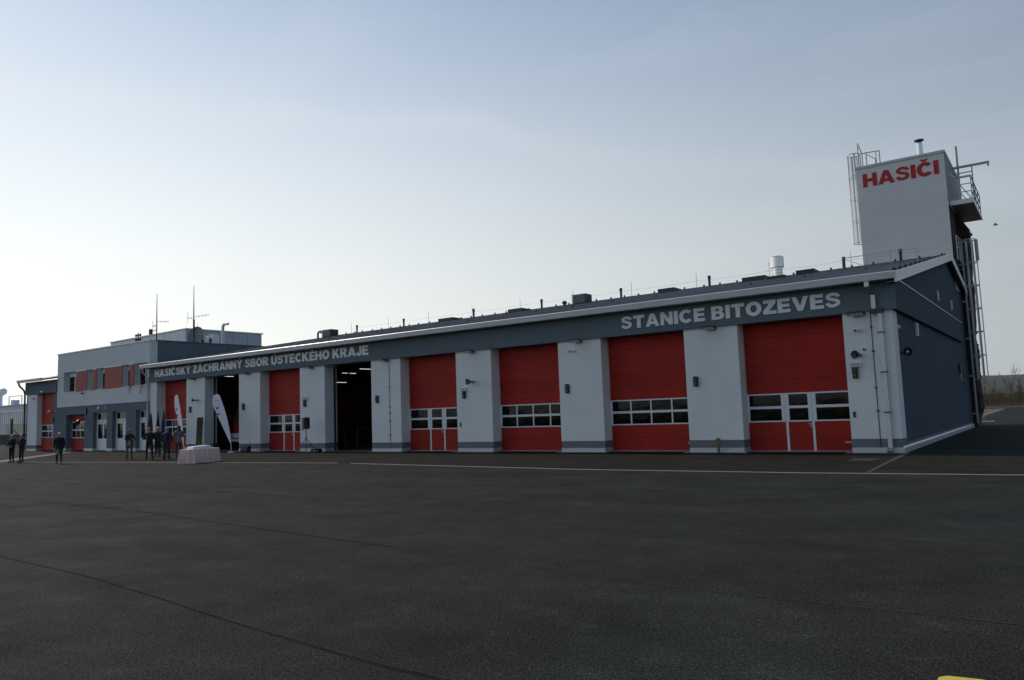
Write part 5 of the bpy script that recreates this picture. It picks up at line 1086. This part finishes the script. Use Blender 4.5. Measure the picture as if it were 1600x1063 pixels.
    for a_, z0, rr_ in ((0, 0, 1),):
        prof = [(.0, 1.775), (.05, 1.765), (.085, 1.735), (.102, 1.69), (.100, 1.65)]
        if hairlen > 0: prof += [(.102, 1.60), (.108, 1.60 - hairlen * .4), (.10, 1.60 - hairlen * .8), (.06, 1.60 - hairlen)]
        base = len(hb_.v)
        for r, z in prof:
            for j in range(n):
                a = 2 * PI * j / n; fx = r * math.cos(a); fy = r * math.sin(a) * .88
                if z < 1.70 and fx > .02: fx = min(fx, .035); fy = math.copysign(max(abs(fy), .074), fy) if z > 1.55 else fy * .9
                wob = .006 * mnoise.noise((j * .9, z * 20, x)); hb_.v.append((fx - .012 + lean + wob - (.015 if z < 1.55 else 0), fy + wob, z))
        for kk in range(len(prof) - 1):
            for j in range(n): a = base + kk * n + j; b = base + kk * n + (j + 1) % n; hb_.f.append((a, b, b + n, a + n)); hb_.mi.append(0)
    add('hair', hb_.mesh('hair', hair, True))
    if coat:
        V2 = []; E2 = []; R2 = []
        def w2(p, r, par=None):
            V2.append(tuple(p)); R2.append(r); i = len(V2) - 1
            if par is not None: E2.append((par, i))
            return i
        a0 = w2((0, 0, coat), (.155, .20)); 
        a1 = w2((0, 0, .98), (.145, .175), a0); a2_ = w2((0, 0, 1.12), (.12, .15), a1); a3 = w2((lean * .5, 0, 1.31), (.135, .18), a2_); a4 = w2((lean * .8, 0, 1.46), (.075, .10), a3)
        for s in (1, -1):
            sp_, fb = arms[0] if s > 0 else arms[1]; b1 = w2((lean * .7, s * .18, 1.405), .07, a4); b2 = w2((lean + fb * .12 - .02, s * (.215 + sp_), 1.13), .058, b1)
            w2((fb * .29 + .025 + lean, s * (.20 + sp_ * (.2 if fb > .3 else 1.1) - (.09 if fb > .5 else 0)), .905 + fb * .32), .046, b2)
        cm_ = skinmesh(V2, E2, R2, 'coat', 1); cm_.materials.append(top); add('coat', cm_)
    if skirt: add('skirt', MB().lathe((0, 0, 0), [(.135, 1.0), (.165, .88), (.17, skirt[1])], 18).mesh('skirt', skirt[0], True))
    return root, sc_
cBLK = mat('black_cloth', (.010, .010, .012), .9, var=.25, vscale=12); cNAV = mat('navy_suit_cloth', (.014, .020, .045), .85, var=.2, vscale=12); cJEAN = mat('faded_denim', (.085, .115, .14), .9, var=.25, vscale=14); cGRY = mat('grey_green_coat_cloth', (.17, .19, .18), .9, var=.12, vscale=12)
cBRN = mat('dark_brown_cloth', (.035, .028, .022), .9, var=.25, vscale=12); cSH = mat('dark_leather', (.012, .011, .010), .5); cSK = mat('sheer_tights', (.05, .04, .04), .7)
hBLD = mat('blond_hair', (.50, .40, .24), .6, var=.2, vscale=30); hBRN = mat('brown_hair', (.05, .03, .02), .6, var=.2, vscale=30); hGRY = mat('grey_hair', (.20, .19, .17), .6, var=.2, vscale=30); hDK = mat('dark_hair', (.015, .012, .010), .5)
person('man in a dark jacket, leftmost of the two standing at the far left', -41.95, -9.75, -70, 1.52, cBLK, cBLK, cSH, hGRY, 0, ((.03, .45), (.03, .45)), coat=.82)
person('man in dark clothes with arms bent, right of the two at the far left', -40.98, -9.65, -80, 1.53, cBLK, cNAV, cSH, hDK, 0, ((.07, .55), (.07, .55)), stance=.10, coat=.85)
r3, s3_ = person('blond woman in a long black coat walking alone across the yard', -36.05, -9.87, -30, 1.56, cBLK, cSK, cSH, hBLD, .16, ((-.01, .03), (.0, .06)), coat=.62, foot=.07)
r4, s4_ = person('woman in dark vest and jeans with a shoulder bag, left of the group', -35.15, -6.86, 10, 1.60, cBRN, cJEAN, cSH, hBRN, .12, ((.04, .75), (.04, .8)), coat=.90, stance=.12)
r5, s5_ = person('person in dark jacket seen from behind raising a camera', -33.35, -6.75, 150, 1.64, cBLK, cNAV, cSH, hDK, 0, ((.06, .9), (.10, .85)), coat=.86, stance=.11)
person('woman with long blond hair and black skirt facing the camera', -36.2, -4.75, -60, 1.66, cBRN, cSK, cSH, hBLD, .32, ((.02, .6), (.02, .6)), coat=.85, skirt=(cBLK, .55))
person('short-haired man in a navy suit with his back half turned', -32.0, -6.6, 120, 1.62, cNAV, cNAV, cSH, hGRY, 0, ((.04, .2), (.04, .15)), coat=.84, stance=.10)
person('dark-haired woman in a grey-green coat beside the draped table', -33.6, -5.05, 175, 1.70, cGRY, cSK, cSH, hBRN, .14, ((.02, .65), (.02, .7)), coat=.72)
def bag(label, x, y, z, m, w_=.3, h_=.26):
    t_ = thing('handbag', label, 'bag', (x, y, z)); MB().prism([(-w_ / 2, -.06, 0), (w_ / 2, -.06, 0), (w_ / 2 - .03, -.05, h_), (-w_ / 2 + .03, -.05, h_)], (0, .12, 0)).build('pouch', m, t_); MB().tube([(-w_ / 3, 0, h_), (-w_ / 4, 0, h_ + .14), (w_ / 4, 0, h_ + .14), (w_ / 3, 0, h_)], .01, 6).build('strap', m, t_)
bag('black bag carried by the blond woman in the long coat', -35.86, -9.98, .48, mBLACK); bag('dark shoulder bag on the hip of the woman in jeans', -34.80, -6.98, .74, mBLACK, .32, .26)
cmr = thing('photo_camera', 'dark camera with large lens held up by the person seen from behind', 'camera', (-33.75, -6.55, 1.32), R(150)); MB().box(-.05, -.09, 0, .05, .09, .12).build('camera_body', mBLACK, cmr); MB().tube([(.05, 0, .06), (.2, 0, .06)], [.05, .06], 12).build('lens', mBLACK, cmr)

# ================================================================= HAZE
HAZE = True
if HAZE:
    hm = bpy.data.materials.new('haze_air'); hm.use_nodes = True; t = hm.node_tree; t.nodes.clear(); o_ = t.nodes.new('ShaderNodeOutputMaterial'); pv_ = t.nodes.new('ShaderNodeVolumePrincipled')
    pv_.inputs['Color'].default_value = (.75, .82, .92, 1); pv_.inputs['Density'].default_value = .00003; pv_.inputs['Anisotropy'].default_value = .3; t.links.new(pv_.outputs[0], o_.inputs['Volume'])
    hz = MB().box(-6100, -3100, -4, 6100, 9100, 120).build('haze', hm); tag(hz, 'thin bright haze in the air over the distance', 'haze', kind='stuff')
